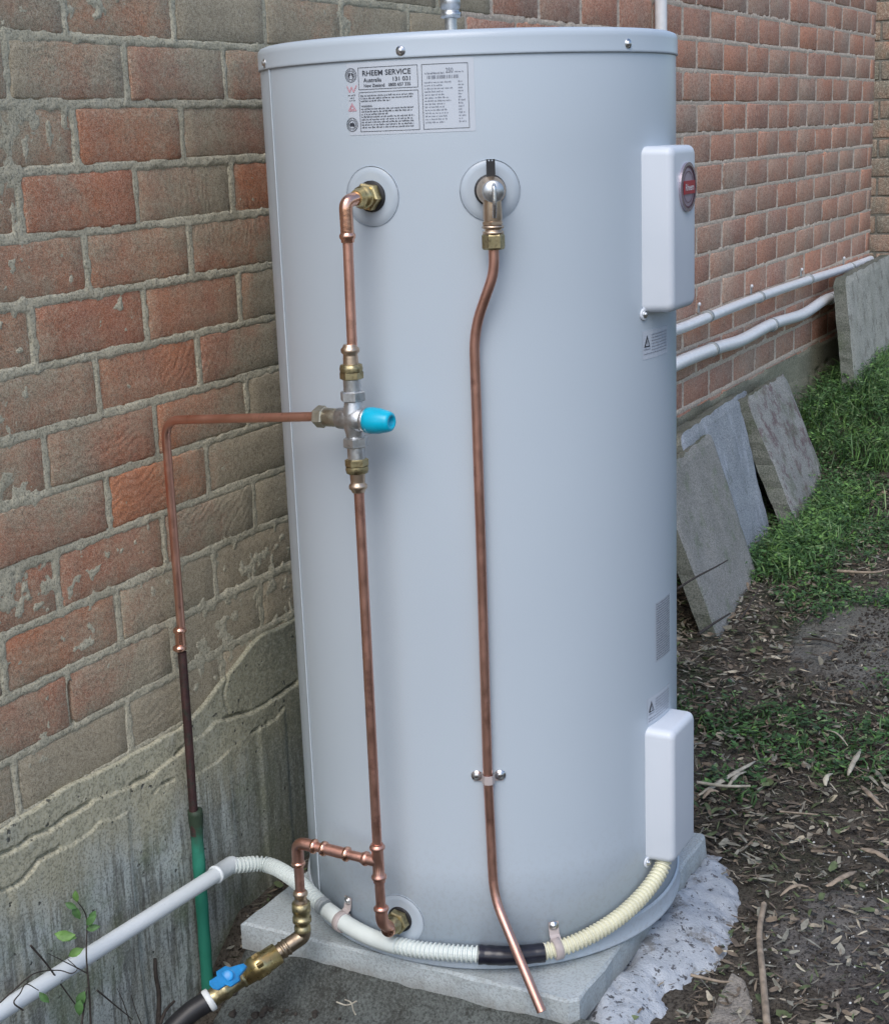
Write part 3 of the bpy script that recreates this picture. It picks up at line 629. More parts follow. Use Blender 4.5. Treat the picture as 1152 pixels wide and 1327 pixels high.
# marks at the left of the label
def wcirc(a, z, r0, r1, mi=0, seg=36):
    V = [tp(a+r*math.cos(2*PI*k/seg)/TR, z+r*math.sin(2*PI*k/seg), .0009) for r in (r0, r1) for k in range(seg)]
    L.add(V, [(k, seg+k, seg+(k+1) % seg, (k+1) % seg) for k in range(seg)] if r0 > 0 else [(k, seg+k, seg+(k+1) % seg, (k+1) % seg) for k in range(seg)], mi, False)
for (px, py) in ((455, 97), (457, 161)):
    a, z = tank_uv(px, py); wcirc(a, z, .0082, .0089); wcirc(a, z, .0050, .0056)
    for k in range(22):
        if k % 11 == 5: continue
        t = 2*PI*k/22; wrap_rect(L, a+.0069*math.cos(t)/TR-.0004/TR, z+.0069*math.sin(t)-.0007, .0008, .0014)
    if py < 120:
        for sx in (-1, 1):
            V = [tp(a+sx*x/TR, z+y, .0009) for x, y in ((.0006, .0034), (.0034, .0022), (.0042, -.0012), (.0018, -.0040), (.0022, -.0008), (.0006, .0004))]
            L.add(V, [tuple(range(6)) if sx < 0 else tuple(range(6))[::-1]], 0, False)
    else:
        V = [tp(a+x/TR, z+y, .0009) for x, y in ((-.0043, -.0005), (-.003, .0018), (-.0012, .0028), (.0003, .0016), (.0012, .0034), (.0028, .0018), (.0042, -.0008), (.003, -.0030), (.001, -.0024), (-.001, -.0020), (-.003, -.0026))]
        L.add(V, [tuple(range(11))[::-1]], 0, False)
a, z = tank_uv(456, 115)
for p, q in (((-.007, .004), (-.003, -.004)), ((-.003, -.004), (.0, .003)), ((.0, .003), (.003, -.004)), ((.003, -.004), (.008, .005))):
    d = np.array(q)-np.array(p); l = np.hypot(*d); nrm = np.array([-d[1], d[0]])/l*.0007
    V = [tp(a+x/TR, z+y, .0009) for x, y in (p-nrm, q-nrm, q+nrm, p+nrm)]; L.add(V, [(0, 1, 2, 3)], 2, False)
words(L, a-.006/TR, z-.0085, .012, .0018, 5); words(L, a-.003/TR, z-.0118, .006, .0015, 6); words(L, a-.0045/TR, z-.0150, .009, .0018, 7)
a, z = tank_uv(457, 139)
for s_ in (1.0, .55):
    tri = [(-.006*s_, -.004*s_), (.006*s_, -.004*s_), (0, .0055*s_)]
    for i in range(3):
        p, q = np.array(tri[i]), np.array(tri[(i+1) % 3]); d = q-p; nrm = np.array([-d[1], d[0]])/np.hypot(*d)*.0005
        L.add([tp(a+x/TR, z+y, .0009) for x, y in (p-nrm, q-nrm, q+nrm, p+nrm)], [(0, 1, 2, 3)], 2, False)
L.build('label_print', [M['ink'], M['ink_soft'], M['pink']], lf)
# warning stickers near the covers and side data sticker
def warn(px, py, w, h, name):
    a, z = tank_uv(px, py); b = MB(); wrap_rect(b, a-.003/TR, z-h-.003, w, h+.006, .0004, 0, 6); s_ = b.build(name, M['paper'], wh); p = MB()
    p.add([tp(a+x/TR, z+y, .0009) for x, y in ((0, -.020), (.016, -.020), (.008, -.003))], [(0, 1, 2)], 0, False)
    p.add([tp(a+x/TR, z+y, .0013) for x, y in ((.0035, -.018), (.0125, -.018), (.008, -.0085))], [(0, 1, 2)], 2, False)
    p.add([tp(a+x/TR, z+y, .0016) for x, y in ((.0072, -.0168), (.0088, -.0168), (.0085, -.0105), (.0075, -.0105))], [(0, 1, 2, 3)], 0, False)
    words(p, a, z-.024, .016, .0025, 3, mi=1)
    k = 0; yy = -.005
    while yy > -h:
        if yy > -.026: words(p, a+.020/TR, z+yy, w-.028, .0022, 200+k, mi=1)
        else: words(p, a, z+yy, w-.010, .0022, 200+k, mi=1)
        yy -= .0042; k += 1
    p.build('sticker_print', [M['ink'], M['ink_soft'], M['paper']], s_)
warn(834, 432, .080, .034, 'warning_sticker'); warn(840, 908, .080, .036, 'warning_sticker')
a, z = tank_uv(849, 782); b = MB(); wrap_rect(b, a, z-.092, .06, .092, .0004, 0, 6); s_ = b.build('data_sticker', M['paper'], wh); p = MB()
for k in range(24): words(p, a+.002/TR, z-.004-k*.0037, .052, .0027, 300+k, mi=0)
p.build('sticker_print', M['ink'], s_)
# badge lettering
V, F = text_mesh('Rheem', .0125, True); w_ = max(v[0] for v in V); b = MB(); b.add([(bc[0]-.016+v[0]*.036/w_, -.7403, bc[2]-.0045+v[1]) for v in V], F, 0, False); b.build('badge_lettering', M['badge_white'], cu)

# ------------------------------------------------------------------ plumbing
RP = .0068
def pipe(name, pts, mat, parent, rad=.02, r=RP, seg=18): b = MB(); b.tube(smooth_path(pts, rad), r, seg); return b.build(name, M[mat], parent)
def fitting(name, mat, parent, p, ax, prof, seg=22): b = MB(); b.lathe(p, ax, prof, seg); return b.build(name, M[mat], parent)
def bead(c0, L_, r, rb): return [(c0-L_/2, r), (c0-L_*.25, rb*.97), (c0, rb), (c0+L_*.25, rb*.97), (c0+L_/2, r)]
def unit(v): v = np.array(v, float); return v/np.linalg.norm(v)
DN = np.array([0, 0, -1.0]); UP = -DN
# hot outlet
ah, zh = holes['hot']; nh = np.array([math.cos(ah), math.sin(ah), 0]); hp = tp(ah, zh, .0)
hot = thing('hot_water_pipe', 'upper copper pipe dropping from the hot outlet to the tempering valve', 'pipe', tuple(hp))
b = MB(); b.hexn(tp(ah, zh, .004), nh, .015, .0185, phase=.35); b.build('outlet_nut', M['brass'], hot)
fitting('outlet_collar', 'brass', hot, tp(ah, zh, .019), nh, [(0, .0145), (.003, .0150), (.010, .0145), (.0105, .012), (.016, .0125), (.020, .0105), (.024, .0098)])
el = tp(ah, zh, .060); v1 = on_tank(451, 318, .056); v2 = on_tank(457, 463, .055); el[2] = zh-.002
el = np.array([v1[0]-.001, v1[1], zh-.004]); st_ = tp(ah, zh, .038)
b = MB(); b.tube(smooth_path([st_, el, v1+UP*.012], .022), .0088, 20); b.build('elbow', M['copper_bright'], hot)
fitting('elbow_ring', 'copper_bright', hot, v1+UP*.018, DN, bead(.006, .009, .0088, .0108)+[(.014, .0086)])
pipe('pipe', [v1+UP*.01, v2+DN*.005], 'copper', hot)
# tempering valve
vc = on_tank(459, 543, .057); tv = thing('tempering_valve', 'nickel tempering valve with an aqua blue cap at the pipe crossing', 'valve', tuple(vc))
tang = np.array([-math.sin(math.radians(179)), math.cos(math.radians(179)), 0])*1.0      # towards the wall (+y)
LFT = unit([.10, 1.0, -.0]); LFT = unit(on_tank(431, 542, .057)-vc); LFT[2] *= 0; LFT = unit(LFT); RGT = -LFT
axt = unit(on_tank(464, 600, .057)-on_tank(457, 480, .057))
b = MB()
b.lathe(vc+LFT*.026, RGT, [(0, .0125), (.002, .0145), (.018, .0150), (.024, .0165), (.030, .0175), (.040, .0165), (.042, .0150)], 24)
b.lathe(vc-axt*.030, axt, [(0, .0115), (.010, .0122), (.020, .0150), (.030, .016), (.040, .0150), (.050, .0122), (.060, .0115)], 24)
b.lathe(vc+RGT*.016, RGT, [(0, .016), (.0015, .0165), (.006, .0165), (.0075, .015)], 24); b.build('body', M['nickel'], tv)
capb = MB(); cc = vc+RGT*.021
capb.lathe(cc, RGT, [(0, .0150), (.001, .0172), (.008, .0178), (.020, .0168), (.033, .0140), (.037, .0125), (.0385, .0105), (.0385, .0075), (.034, .0070), (.034, .0003)], 28); capb.build('blue_cap', M['aqua'], tv)
for s_, tt in ((-1, 'top'), (1, 'bottom')):
    ax = axt*s_; p0 = vc+ax*.024
    b = MB(); b.hexn(p0, ax, .014, .0172, phase=.2); b.lathe(p0+ax*.013, ax, [(0, .0118), (.018, .0118)], 24); b.build('union_nut', M['nickel'], tv)
    b = MB(); b.hexn(p0+ax*.0295, ax, .011, .0158, phase=.5); b.lathe(p0+ax*.040, ax, [(0, .0150), (.004, .0156), (.009, .0146), (.010, .0115)], 24); b.build('compression_nut', M['brass_dull'], tv)
    b = MB(); b.lathe(p0+ax*.049, ax, [(0, .0105), (.012, .0098)]+bead(.019, .010, .0096, .0125)+[(.027, .0085)], 22); b.build('press_end', M['bronze'], tv)
b = MB(); b.hexn(vc+LFT*.046, LFT, .016, .0150, phase=.2); b.lathe(vc+LFT*.026, LFT, [(0, .0125), (.020, .0128), (.021, .0118)], 22); b.build('side_nut', M['nickel_warm'], tv)
# engraved strokes on the body, as on the casting
# cold pipe below
vb0 = on_tank(464, 612, .055); tee = on_tank(490, 1117, .055); be = on_tank(495, 1196, .055)
cold = thing('cold_water_pipe', 'lower copper pipework with a tee joining the cold inlet and the ball valve', 'pipe', tuple(be))
pipe('pipe', [vb0, tee+UP*.02], 'copper_dark', cold, r=.0070)
ac, zc = holes['cold']; nc = np.array([math.cos(ac), math.sin(ac), 0])
dt = unit(be-tee)
b = MB(); b.tube([tee-dt*.028, tee+dt*.032], .0086, 20); b.lathe(tee-dt*.030, dt, bead(.008, .009, .0086, .0112)+bead(.054, .009, .0086, .0112), 22)
br = on_x(385, 1090, .166); br = np.array([tee[0], br[1], tee[2]+.004]); dh = unit(br-tee)
b.tube([tee, tee+dh*.026], .0086, 20); b.lathe(tee+dh*.012, dh, bead(.008, .009, .0086, .0108), 22); b.build('tee', M['copper_dark'], cold)
pipe('pipe', [tee+dt*.02, be+UP*.01], 'copper_dark', cold, r=.0072)
b = MB(); b.tube(smooth_path([be+UP*.022, be, tp(ac, zc, .030)], .018), .0092, 20); b.lathe(be+UP*.028, DN, bead(.006, .008, .0090, .0112), 22); b.build('elbow', M['copper_dark'], cold)
b = MB(); b.lathe(tp(ac, zc, .036), nc, bead(.0, .010, .0090, .0115), 22); b.build('elbow_ring', M['copper_bright'], cold)
b = MB(); b.hexn(tp(ac, zc, .004), nc, .013, .0182, phase=.35); b.lathe(tp(ac, zc, .016), nc, [(0, .013), (.006, .0138), (.012, .0125), (.016, .0105)], 22); b.build('inlet_nut', M['brass_dull'], cold)
pipe('pipe', [tee+dh*.02, br+dh*-.012], 'copper_dark', cold, r=.0072)
for t in (.38, .66):
    fitting('press_ring', 'copper_bright', cold, tee+(br-tee)*t, dh, bead(0, .010, .0074, .0112))
fitting('coupling', 'copper_dark', cold, tee+(br-tee)*.38, dh, [(0, .0086), (.038, .0086)])
dn0 = np.array([br[0], br[1], -1.175])
b = MB(); b.tube(smooth_path([br-dh*.030, br, br+DN*.034], .014), .0090, 20); b.build('elbow', M['copper_dark'], cold)
fitting('elbow_ring', 'copper_bright', cold, br-dh*.030, dh, bead(0, .009, .0082, .0112)); fitting('elbow_ring', 'copper_bright', cold, br+DN*.034, DN, bead(0, .008, .0082, .0108))
pipe('pipe', [br+DN*.03, dn0+UP*.02], 'copper_dark', cold, r=.0072)
b = MB(); b.lathe(br+DN*.083, DN, bead(.0, .010, .0085, .0112)+[(.010, .0098), (.016, .0105)], 22); b.build('press_end', M['bronze'], cold)
b = MB(); b.lathe(br+DN*.097, DN, [(0, .0100), (.001, .0138), (.014, .0142), (.015, .0128), (.024, .0128), (.0245, .0142), (.031, .0142), (.0315, .0112), (.038, .0112), (.039, .0124), (.046, .0124)], 26); b.build('coupling_nut', M['brass_dull'], cold)
# ball valve running down and away along the wall
e1 = br+DN*.152; e2 = on_y(268, 1299, -.165)
bv = thing('ball_valve', 'brass ball valve with blue lever handle leading into a black pipe below the heater', 'valve', tuple(e2)); dv = unit(e2-e1); Lv = np.linalg.norm(e2-e1)
b = MB(); b.tube(smooth_path([e1+UP*.012, e1, e1+dv*Lv*.28], .022), .0120, 22); b.lathe(e1+dv*.026, dv, bead(.003, .005, .0120, .0136)+bead(.010, .005, .0120, .0136), 22); b.build('elbow', M['elbow_brown'], bv)
b = MB(); b.lathe(e1+dv*Lv*.26, dv, [(0, .0135), (.001, .0165), (Lv*.14, .0175), (Lv*.145, .0185), (Lv*.27, .0185), (Lv*.275, .0165), (Lv*.36, .0155), (Lv*.37, .0130)], 26); b.hexn(e1+dv*Lv*.42, dv, Lv*.07, .0205, phase=.1); b.build('body', M['brass'], bv)
b = MB(); b.lathe(e1+dv*Lv*.60, dv, [(0, .0120), (Lv*.03, .0155), (Lv*.05, .0155), (Lv*.06, .0128), (Lv*.18, .0132), (Lv*.20, .0150), (Lv*.24, .0150), (Lv*.25, .0135), (Lv*.36, .0135)], 24); b.build('tail', M['brass_dull'], bv)
sidev = unit(np.cross(dv, _f)); sidev = sidev if sidev@_r < 0 else -sidev
if sidev[2] < 0 and abs(sidev[2]) > .8: sidev = -sidev
hc = on_y(296, 1266, -.215)
st0 = e1+dv*Lv*.70; b = MB(); b.tube([st0, hc], .0055, 14); b.build('stem', M['brass'], bv)
# lever: hub and two tapering arms, thick, with a raised rib
ha = unit(on_y(325, 1246, -.215)-on_y(273, 1280, -.215)); hn = unit(hc-st0); hb_ = unit(np.cross(ha, hn)); b = MB()
out = [(-.040, -.004), (-.034, -.009), (-.016, -.009), (-.011, -.015), (.011, -.015), (.017, -.009), (.034, -.0055), (.043, -.003), (.043, .003), (.034, .0055), (.017, .009), (.011, .015), (-.011, .015), (-.016, .009), (-.034, .009), (-.040, .004)]
n = len(out); V = [hc+ha*x+hb_*y+hn*t for t, sc_ in ((-.004, 1), (.004, 1), (.006, .8)) for x, y in [(x*(1 if sc_ == 1 else .96), y*sc_) for x, y in out]]
b.add(V, [(k*n+i, k*n+(i+1) % n, (k+1)*n+(i+1) % n, (k+1)*n+i) for k in range(2) for i in range(n)]+[tuple(range(n))[::-1], tuple(2*n+i for i in range(n))], 0, False)
b.lathe(hc, hn, [(.004, .0095), (.010, .0085), (.011, .007), (.011, .001)], 18); b.lathe(hc, -hn, [(0, .010), (.008, .0085)], 18); b.build('handle', M['blue'], bv)
fitting('thread_ring', 'green_tape', bv, e1+dv*Lv*.945, dv, [(0, .0138), (.001, .0168), (.008, .0172), (.010, .0150), (.012, .0138)])
b = MB(); t0 = e1+dv*Lv*.97; b.tube(catmull([t0, t0+dv*.04, t0+dv*.09+DN*.02, t0+dv*.13+DN*.075, t0+dv*.14+DN*.13], 8), .0155, 18); b.build('black_poly_pipe', M['black'], bv)

# relief valve and drain
ar, zr = holes['relief']; nr = np.array([math.cos(ar), math.sin(ar), 0]); rp = tp(ar, zr, 0)
rv = thing('relief_valve', 'brass pressure relief valve with small black tab and easing lever on the heater', 'valve', tuple(rp))
b = MB(); b.lathe(tp(ar, zr, .004), nr, [(0, .0165), (.004, .0185), (.016, .0185), (.022, .0175), (.028, .0150), (.034, .0140)], 26); b.build('body', M['bronze'], rv)
oc = tp(ar, zr, .026)+DN*.004; n1_ = on_tank(638, 290, .034); n1_ = np.array([oc[0], oc[1], n1_[2]]) 
b = MB(); b.lathe(oc+DN*.008, DN, [(0, .0118), (.022, .0125), (.028, .0115)], 22); b.build('outlet_spout', M['bronze'], rv)
b = MB(); b.lathe(tp(ar, zr, .034), nr, [(0, .0125), (.002, .0138), (.012, .0138), (.014, .0125), (.015, .001)], 26); b.build('cap', M['nickel'], rv)
lv0 = tp(ar, zr, .050); b = MB(); b.tube(smooth_path([lv0+UP*.008, lv0+nr*.007+UP*.006, lv0+nr*.008+DN*.018, lv0+nr*.000+DN*.032], .008), .0027, 12); b.build('lever', M['steel'], rv)
tb = tp(ar, zr+.026, .018); b = MB()
tg = np.array([-math.sin(ar), math.cos(ar), 0]); V = [tb+tg*x+UP*z+nr*y for x in (-.0055, .0055) for y in (-.003, .003) for z in (-.014, .011)]
b.add(V, [(0, 1, 3, 2), (4, 6, 7, 5), (0, 4, 5, 1), (2, 3, 7, 6), (0, 2, 6, 4), (1, 5, 7, 3)], 0, False)
for s_ in (-1, 0, 1):
    V = [tb+tg*(s_*.0042+x)+UP*z+nr*y for x in (-.0011, .0011) for y in (-.003, .003) for z in (.011, .0135)]; b.add(V, [(0, 1, 3, 2), (4, 6, 7, 5), (0, 4, 5, 1), (2, 3, 7, 6), (0, 2, 6, 4), (1, 5, 7, 3)], 0, False)
b.build('black_tab', M['black'], rv)
drain = thing('relief_drain_pipe', 'thin copper drain pipe from relief valve bending down across the heater to the pad edge', 'pipe', (.2, -.62, -1.30))
nb = oc+DN*.034
b = MB(); b.hexn(nb, DN, .005, .0140, phase=.2); b.lathe(nb+DN*.005, DN, [(0, .0115), (.001, .0140), (.004, .0140), (.005, .0112), (.007, .0112), (.008, .0135), (.011, .0138), (.012, .012)], 24); b.build('flange', M['bronze'], drain)
b = MB(); b.hexn(nb+DN*.016, DN, .020, .0148, phase=.5, ch=.1); b.build('compression_nut', M['brass_dull'], drain)
q0 = nb+DN*.03
P = [q0, on_tank(640.5, 352, .026), on_tank(614, 428, .014), on_tank(623, 700, .011), on_tank(632, 1004, .0085), on_tank(640, 1163, .014), on_tank(676, 1250, .040), on_z(701, 1311, TB-.008)]
P[-1] = on_x(702, 1312, .185)
P = smooth_path([P[0], P[1], P[2], P[3], P[4], P[5], P[-1]], .032, 8)
b = MB(); b.tube(P, .0068, 18); b.build('pipe', M['copper_dark'], drain)
# clip on the drain
ak, zk = tank_uv(633, 1006); ck = thing('pipe_clip', 'small grey saddle clip with two screws holding the thin drain pipe', 'clip', tuple(tp(ak, zk, 0)), 'saddle clips on the heater')
b = MB(); pr_ = [(-.021, .001), (-.0095, .001), (-.0085, .010), (-.005, .0166), (0, .0178), (.005, .0166), (.0085, .010), (.0095, .001), (.021, .001)]
V = [tp(ak+u/TR, zk+z, w+e) for e in (0, .0012) for z in (-.0065, .0065) for u, w in pr_]; n = len(pr_)
F = []
for i in range(n-1): F += [(2*n+i, 2*n+i+1, 3*n+i+1, 3*n+i), (n+i, n+i+1, i+1, i), (i, i+1, 2*n+i+1, 2*n+i), (3*n+i, 3*n+i+1, n+i+1, n+i)]
b.add(V, F, 0, False); b.build('strap', M['clip'], ck)
for s_ in (-1, 1): screw(ak+s_*.0165/TR, zk+.002, .002, ck, r=.0052)

# tempered pipe on the wall
w0 = vc+LFT*.058; wy = -.042; c1 = on_y(219, 541, wy); c2 = on_y(218, 600, wy); c3 = on_y(232, 812, -.030); 
tpz = thing('tempered_water_pipe', 'copper pipe leaving the tempering valve sideways and dropping down the brick wall', 'pipe', (c3[0], -.03, -1.08))
corner = np.array([c2[0], wy, on_y(225, 541, wy)[2]])
b = MB(); b.tube(smooth_path([w0, corner, np.array([c3[0], -.034, c3[2]])], .030, 12), .0066, 18); b.build('pipe', M['copper'], tpz)
for py in (817, 840):
    q = on_y(233, py, -.032); fitting('press_ring', 'copper_bright', tpz, q, DN, bead(0, .010, .0068, .0105))
q = on_y(233, 817, -.032); fitting('coupling', 'copper_bright', tpz, q, DN, [(0, .0080), (.030, .0080)])
q2 = on_y(236, 845, -.032); q3 = on_y(251, 1060, -.030)
b = MB(); b.tube([q2, q2*.5+q3*.5+np.array([.001, 0, 0]), q3+DN*.03], .0068, 16); b.build('old_pipe', M['copper_old'], tpz)
gs = thing('green_pipe_sleeve', 'green plastic sleeve around the old pipe against the concrete footing', 'pipe sleeve', (.22, -.03, -1.43))
q0 = on_y(253, 1052, -.030); q1 = on_y(270, 1290, -.032)
gp = []; gr_ = []
for i in range(24):
    t = i/23; gp.append(q0*(1-t)+(q1+DN*.02)*t); gr_.append(.0100+.0004*math.sin(t*30)+(.0015 if i < 2 else 0))
b = MB(); b.tube(gp, gr_, 18, cap=False); b.build('sleeve', M['green'], gs)
b = MB(); b.lathe(q0+UP*.004, DN, [(0, .0080), (.001, .0118), (.010, .0122), (.018, .0105)], 14); b.build('frayed_collar', M['green'], gs)

# ------------------------------------------------------------------ conduits
cw = -.062; p0 = on_y(-40, 1333, cw); p1 = on_y(306, 1117, cw); p1[2] = p0[2] = (p0[2]+p1[2])/2
p0 = on_y(0, 1312, cw); p1 = on_y(300, 1121, cw)
wc_ = thing('white_conduit', 'straight white plastic conduit running low along the footing to the heater', 'conduit', tuple(p1)); dd = unit(p1-p0)
b = MB(); b.tube([p0-dd*.9, p1-dd*.04], .0120, 22); b.build('pipe', M['pvc'], wc_)
b = MB(); b.lathe(p1-dd*.045, dd, [(0, .0121), (.0005, .0145), (.004, .0148), (.005, .0140), (.042, .0140), (.046, .0136), (.050, .0128)], 24); b.build('socket', M['pvc'], wc_)
def corrugated(pts, r, pitch, name, mat, parent, seg=16):
    P = catmull(pts, 40); L_ = [0]
    for a, b2 in zip(P, P[1:]): L_.append(L_[-1]+(b2-a).length)
    n = int(L_[-1]/(pitch/4)); Q = []; R = []; j = 0
    for i in range(n+1):
        d = L_[-1]*i/n
        while j < len(L_)-2 and L_[j+1] < d: j += 1
        t = (d-L_[j])/max(1e-9, L_[j+1]-L_[j]); Q.append(P[j]*(1-t)+P[j+1]*t); R.append(r*(1, 1, .76, .76)[i % 4])
    b = MB(); b.tube(Q, R, seg, smooth=False); return b.build(name, M[mat], parent)
fc = thing('flexible_conduit', 'ribbed white flexible conduit curling round the base of the heater', 'conduit', tuple(tp(math.radians(200), TB+.04, .02)))
a1 = on_y(345, 1121, -.100); a2 = on_y(384, 1142, -.178)
pts = [p1+dd*-.006, a1, a2, on_tank(424, 1180, .020)]
c_a = on_tank(452, 1200, .016)
corrugated(pts, .0130, .0068, 'conduit', 'corr', fc)
b = MB(); mid = [on_tank(424, 1180, .020), c_a, on_tank(478, 1214, .016), on_tank(500, 1222, .016), on_tank(514, 1226, .016)]; b.tube(catmull(mid, 10), .0130, 20); b.build('smooth_joiner', M['corr'], fc)
pts2 = [on_tank(x, y, .016) for x, y in ((508, 1224.5), (540, 1231), (580, 1235), (612, 1237), (626, 1238))]; corrugated(pts2, .0130, .0068, 'conduit', 'corr', fc)
pts3 = [on_tank(x, y, .016) for x, y in ((620, 1237.5), (660, 1239), (705, 1235))]; b = MB(); Pt = catmull(pts3, 12); rt = random.Random(2); b.tube(Pt, [.0142+rt.uniform(-.0005, .0005) for _ in Pt], 18); b.build('black_tape', M['tape'], fc)
pts4 = [on_tank(x, y, .016) for x, y in ((700, 1235), (735, 1226), (770, 1210), (805, 1187), (835, 1158))]+[on_tank(856, 1128, .018), on_tank(862, 1105, .016)]; corrugated(pts4, .0128, .0066, 'conduit', 'corr_cream', fc)
b = MB(); q = Vector(on_tank(402, 1163, .045)); 
def band(path_pts, px_, name, lab, w=.012, r=.0160, tail=True):
    P = Vector(path_pts[0]); Q = Vector(path_pts[1]); d = (Q-P).normalized(); o = thing(name, lab, 'clip', tuple(P), 'saddle clips on the heater'); b = MB()
    b.lathe(P-d*w/2, d, [(0, r-.001), (.0005, r), (w-.0005, r), (w, r-.001)], 22); b.build('strap', M['clip'], o)
    a_ = math.atan2(P.y-TY, P.x-TX)
    z0_ = P.z; b = MB(); tgv = np.array([-math.sin(a_), math.cos(a_), 0])
    prof = [(.0150, .005), (.012, .012), (.004, .017), (.0015, .026), (.0012, .036)]
    V = [tp(a_+s_*.0075/TR, z0_+zz_, w_+e) for e in (0, .0014) for s_ in (-1, 1) for w_, zz_ in prof]; n = len(prof); F = []
    for i in range(n-1): F += [(2*n+i, 3*n+i, 3*n+i+1, 2*n+i+1), (i, i+1, n+i+1, n+i), (i, 2*n+i, 2*n+i+1, i+1), (n+i, n+i+1, 3*n+i+1, 3*n+i)]
    b.add(V, F, 0, False); b.build('tab', M['clip'], o); screw(a_, z0_+.030, .003, o, r=.0046)
band([on_tank(443, 1195, .016), on_tank(455, 1202, .016)], 0, 'pipe_clip', 'pinkish saddle clip on the flexible conduit left of the cold inlet')
band([on_tank(722, 1230, .016), on_tank(732, 1227, .016)], 0, 'pipe_clip', 'pinkish saddle clip on the flexible conduit right of the black tape')
b = MB(); P_ = [on_tank(418, 1174, .022), on_tank(424, 1179, .021)]; d = unit(P_[1]-P_[0])
b.lathe(P_[0]-d*.006, d, bead(.004, .004, .013, .0142)+bead(.010, .004, .013, .0142)+[(.014, .0135)], 22); b.build('grey_collar', M['clip_grey'], fc)

# conduits along the far wall
def wall_conduit(pxs, y0, r, lab, clips, name='white_conduit', start=None):
    pts = [on_y(px, py, y0) for px, py in pxs]
    if start is not None: pts = [start]+pts
    o = thing(name, lab, 'conduit', tuple(pts[0])); b = MB(); b.tube(catmull(pts, 8), r, 16); b.build('pipe', M['pvc_clean'], o)
    for cx, cy in clips:
        c_ = on_y(cx, cy, y0); i = min(range(len(pts)-1), key=lambda k: abs((pts[k][0]+pts[k+1][0])/2-c_[0])); d = unit(pts[i+1]-pts[i]) 
        b = MB(); b.lathe(c_-d*.009, d, [(0, r), (.0005, r+.003), (.0175, r+.003), (.018, r)], 18)
        if r > .018: b.build('clip', M['clip_grey'], o); continue
        b.box((c_[0]-.006, -.004, c_[2]+r-.004), (c_[0]+.006, .0, c_[2]+r+.024)); b.build('clip', M['clip_grey'], o)
        b = MB(); b.lathe((c_[0], -.004, c_[2]+r+.020), (0, -1, 0), [(0, .006), (.003, .0055), (.005, .003)], 12); b.build('screw', M['pvc_clean'], o)
wall_conduit([(850, 434), (880, 426), (915, 412), (960, 394), (1000, 379), (1050, 362), (1098, 347), (1128, 336)], -.030, .0155, 'upper of the two white conduits running along the wall right of the heater', [(917, 410), (984, 385), (1048, 362), (1102, 346)])
wall_conduit([(850, 487), (880, 470), (925, 452), (960, 441), (1000, 420), (1040, 407), (1070, 388), (1100, 379), (1120, 373)], -.034, .0195, 'lower thicker wavy white conduit below its neighbour on the wall right of the heater', [(922, 453), (1000, 421), (1075, 387)])
vx = on_y(856.5, 15, -.024)[0]; vp = thing('vertical_conduit', 'white vertical pipe rising up the wall behind the right rim of the heater', 'pipe', (vx, -.024, -.6))
b = MB(); b.tube([(vx, -.024, -.60), (vx, -.024, .75)], .0155, 18); b.build('pipe', M['pvc_clean'], vp)
# galvanised conduit above the lid
gx, gy = .66, -.33
best = min(((abs(float(((np.array([gx+i*.01, gy, .1])-CAM)@_r)/((np.array([gx+i*.01, gy, .1])-CAM)@_f)*FPX+576)-586.0), i) for i in range(-20, 20)))
gx += best[1]*.01; gc = thing('metal_conduit', 'threaded galvanised metal conduit rising from the top of the heater', 'conduit', (gx, gy, TT))
P_ = [(gx, gy, TT+i*.0011) for i in range(0, 50)]; b = MB(); b.tube(P_, [(.0098 if i % 2 else .0086) for i in range(50)], 18); b.build('threaded_nipple', M['nickel'], gc)
b = MB(); b.lathe((gx, gy, TT+.042), (0, 0, 1), [(0, .0120), (.001, .0150), (.008, .0155), (.009, .0130), (.013, .0130), (.014, .0150), (.030, .0155), (.032, .0135), (.4, .0135)], 22); b.build('coupling', M['nickel'], gc)

# ------------------------------------------------------------------ leaning slabs
def slab(name, B0, B1, T0, T1, th, mat, lab, seed, grp=None):
    r = random.Random(seed); B0, B1, T0, T1 = map(Vector, (B0, B1, T0, T1)); nn = (B1-B0).cross(T0-B0).normalized()
    if nn.y > 0: nn = -nn
    nu, nv = 22, 18; V = []
    def pt(u, v): return (B0*(1-u)+B1*u)*(1-v)+(T0*(1-u)+T1*u)*v
    for k, dpt in ((0, 0), (1, th)):
        for j in range(nv+1):
            for i in range(nu+1):
                e = i in (0, nu) or j in (0, nv); p = pt(i/nu, j/nv)
                if e: p = p+(pt(.5, .5)-p)*0.0+(pt(.5, .5)-p).normalized()*(.008*r.random()**2+(.016 if (i in (0, nu) and j in (0, nv)) else 0))
                q = float(fbm(np.array(p.x*9.), np.array(p.z*9.), 3, seed))-.5
                V.append(p-nn*dpt+nn*(q*.006-(.003 if e else 0))*(1 if k == 0 else -1))
    W = nu+1; N = W*(nv+1); F = []
    for j in range(nv):
        for i in range(nu): a = j*W+i; F.append((a, a+1, a+W+1, a+W)); F.append((N+a+W, N+a+W+1, N+a+1, N+a))
    lp_ = [i for i in range(W)]+[W*j+nu for j in range(1, nv+1)]+[W*nv+i for i in range(nu-1, -1, -1)]+[W*j for j in range(nv-1, 0, -1)]
    FS = [(c_, a, N+a, N+c_) for a, c_ in zip(lp_, lp_[1:]+lp_[:1])]
    b = MB(); b.add(V, F, 0, False); b.f += FS; b.m += [1]*len(FS); b.sm += [False]*len(FS); return tag(b.build(name, [M[mat], M['slab_side']]), lab, 'slab', 'concrete slabs leaning on the wall')
S = 'paving_slab'
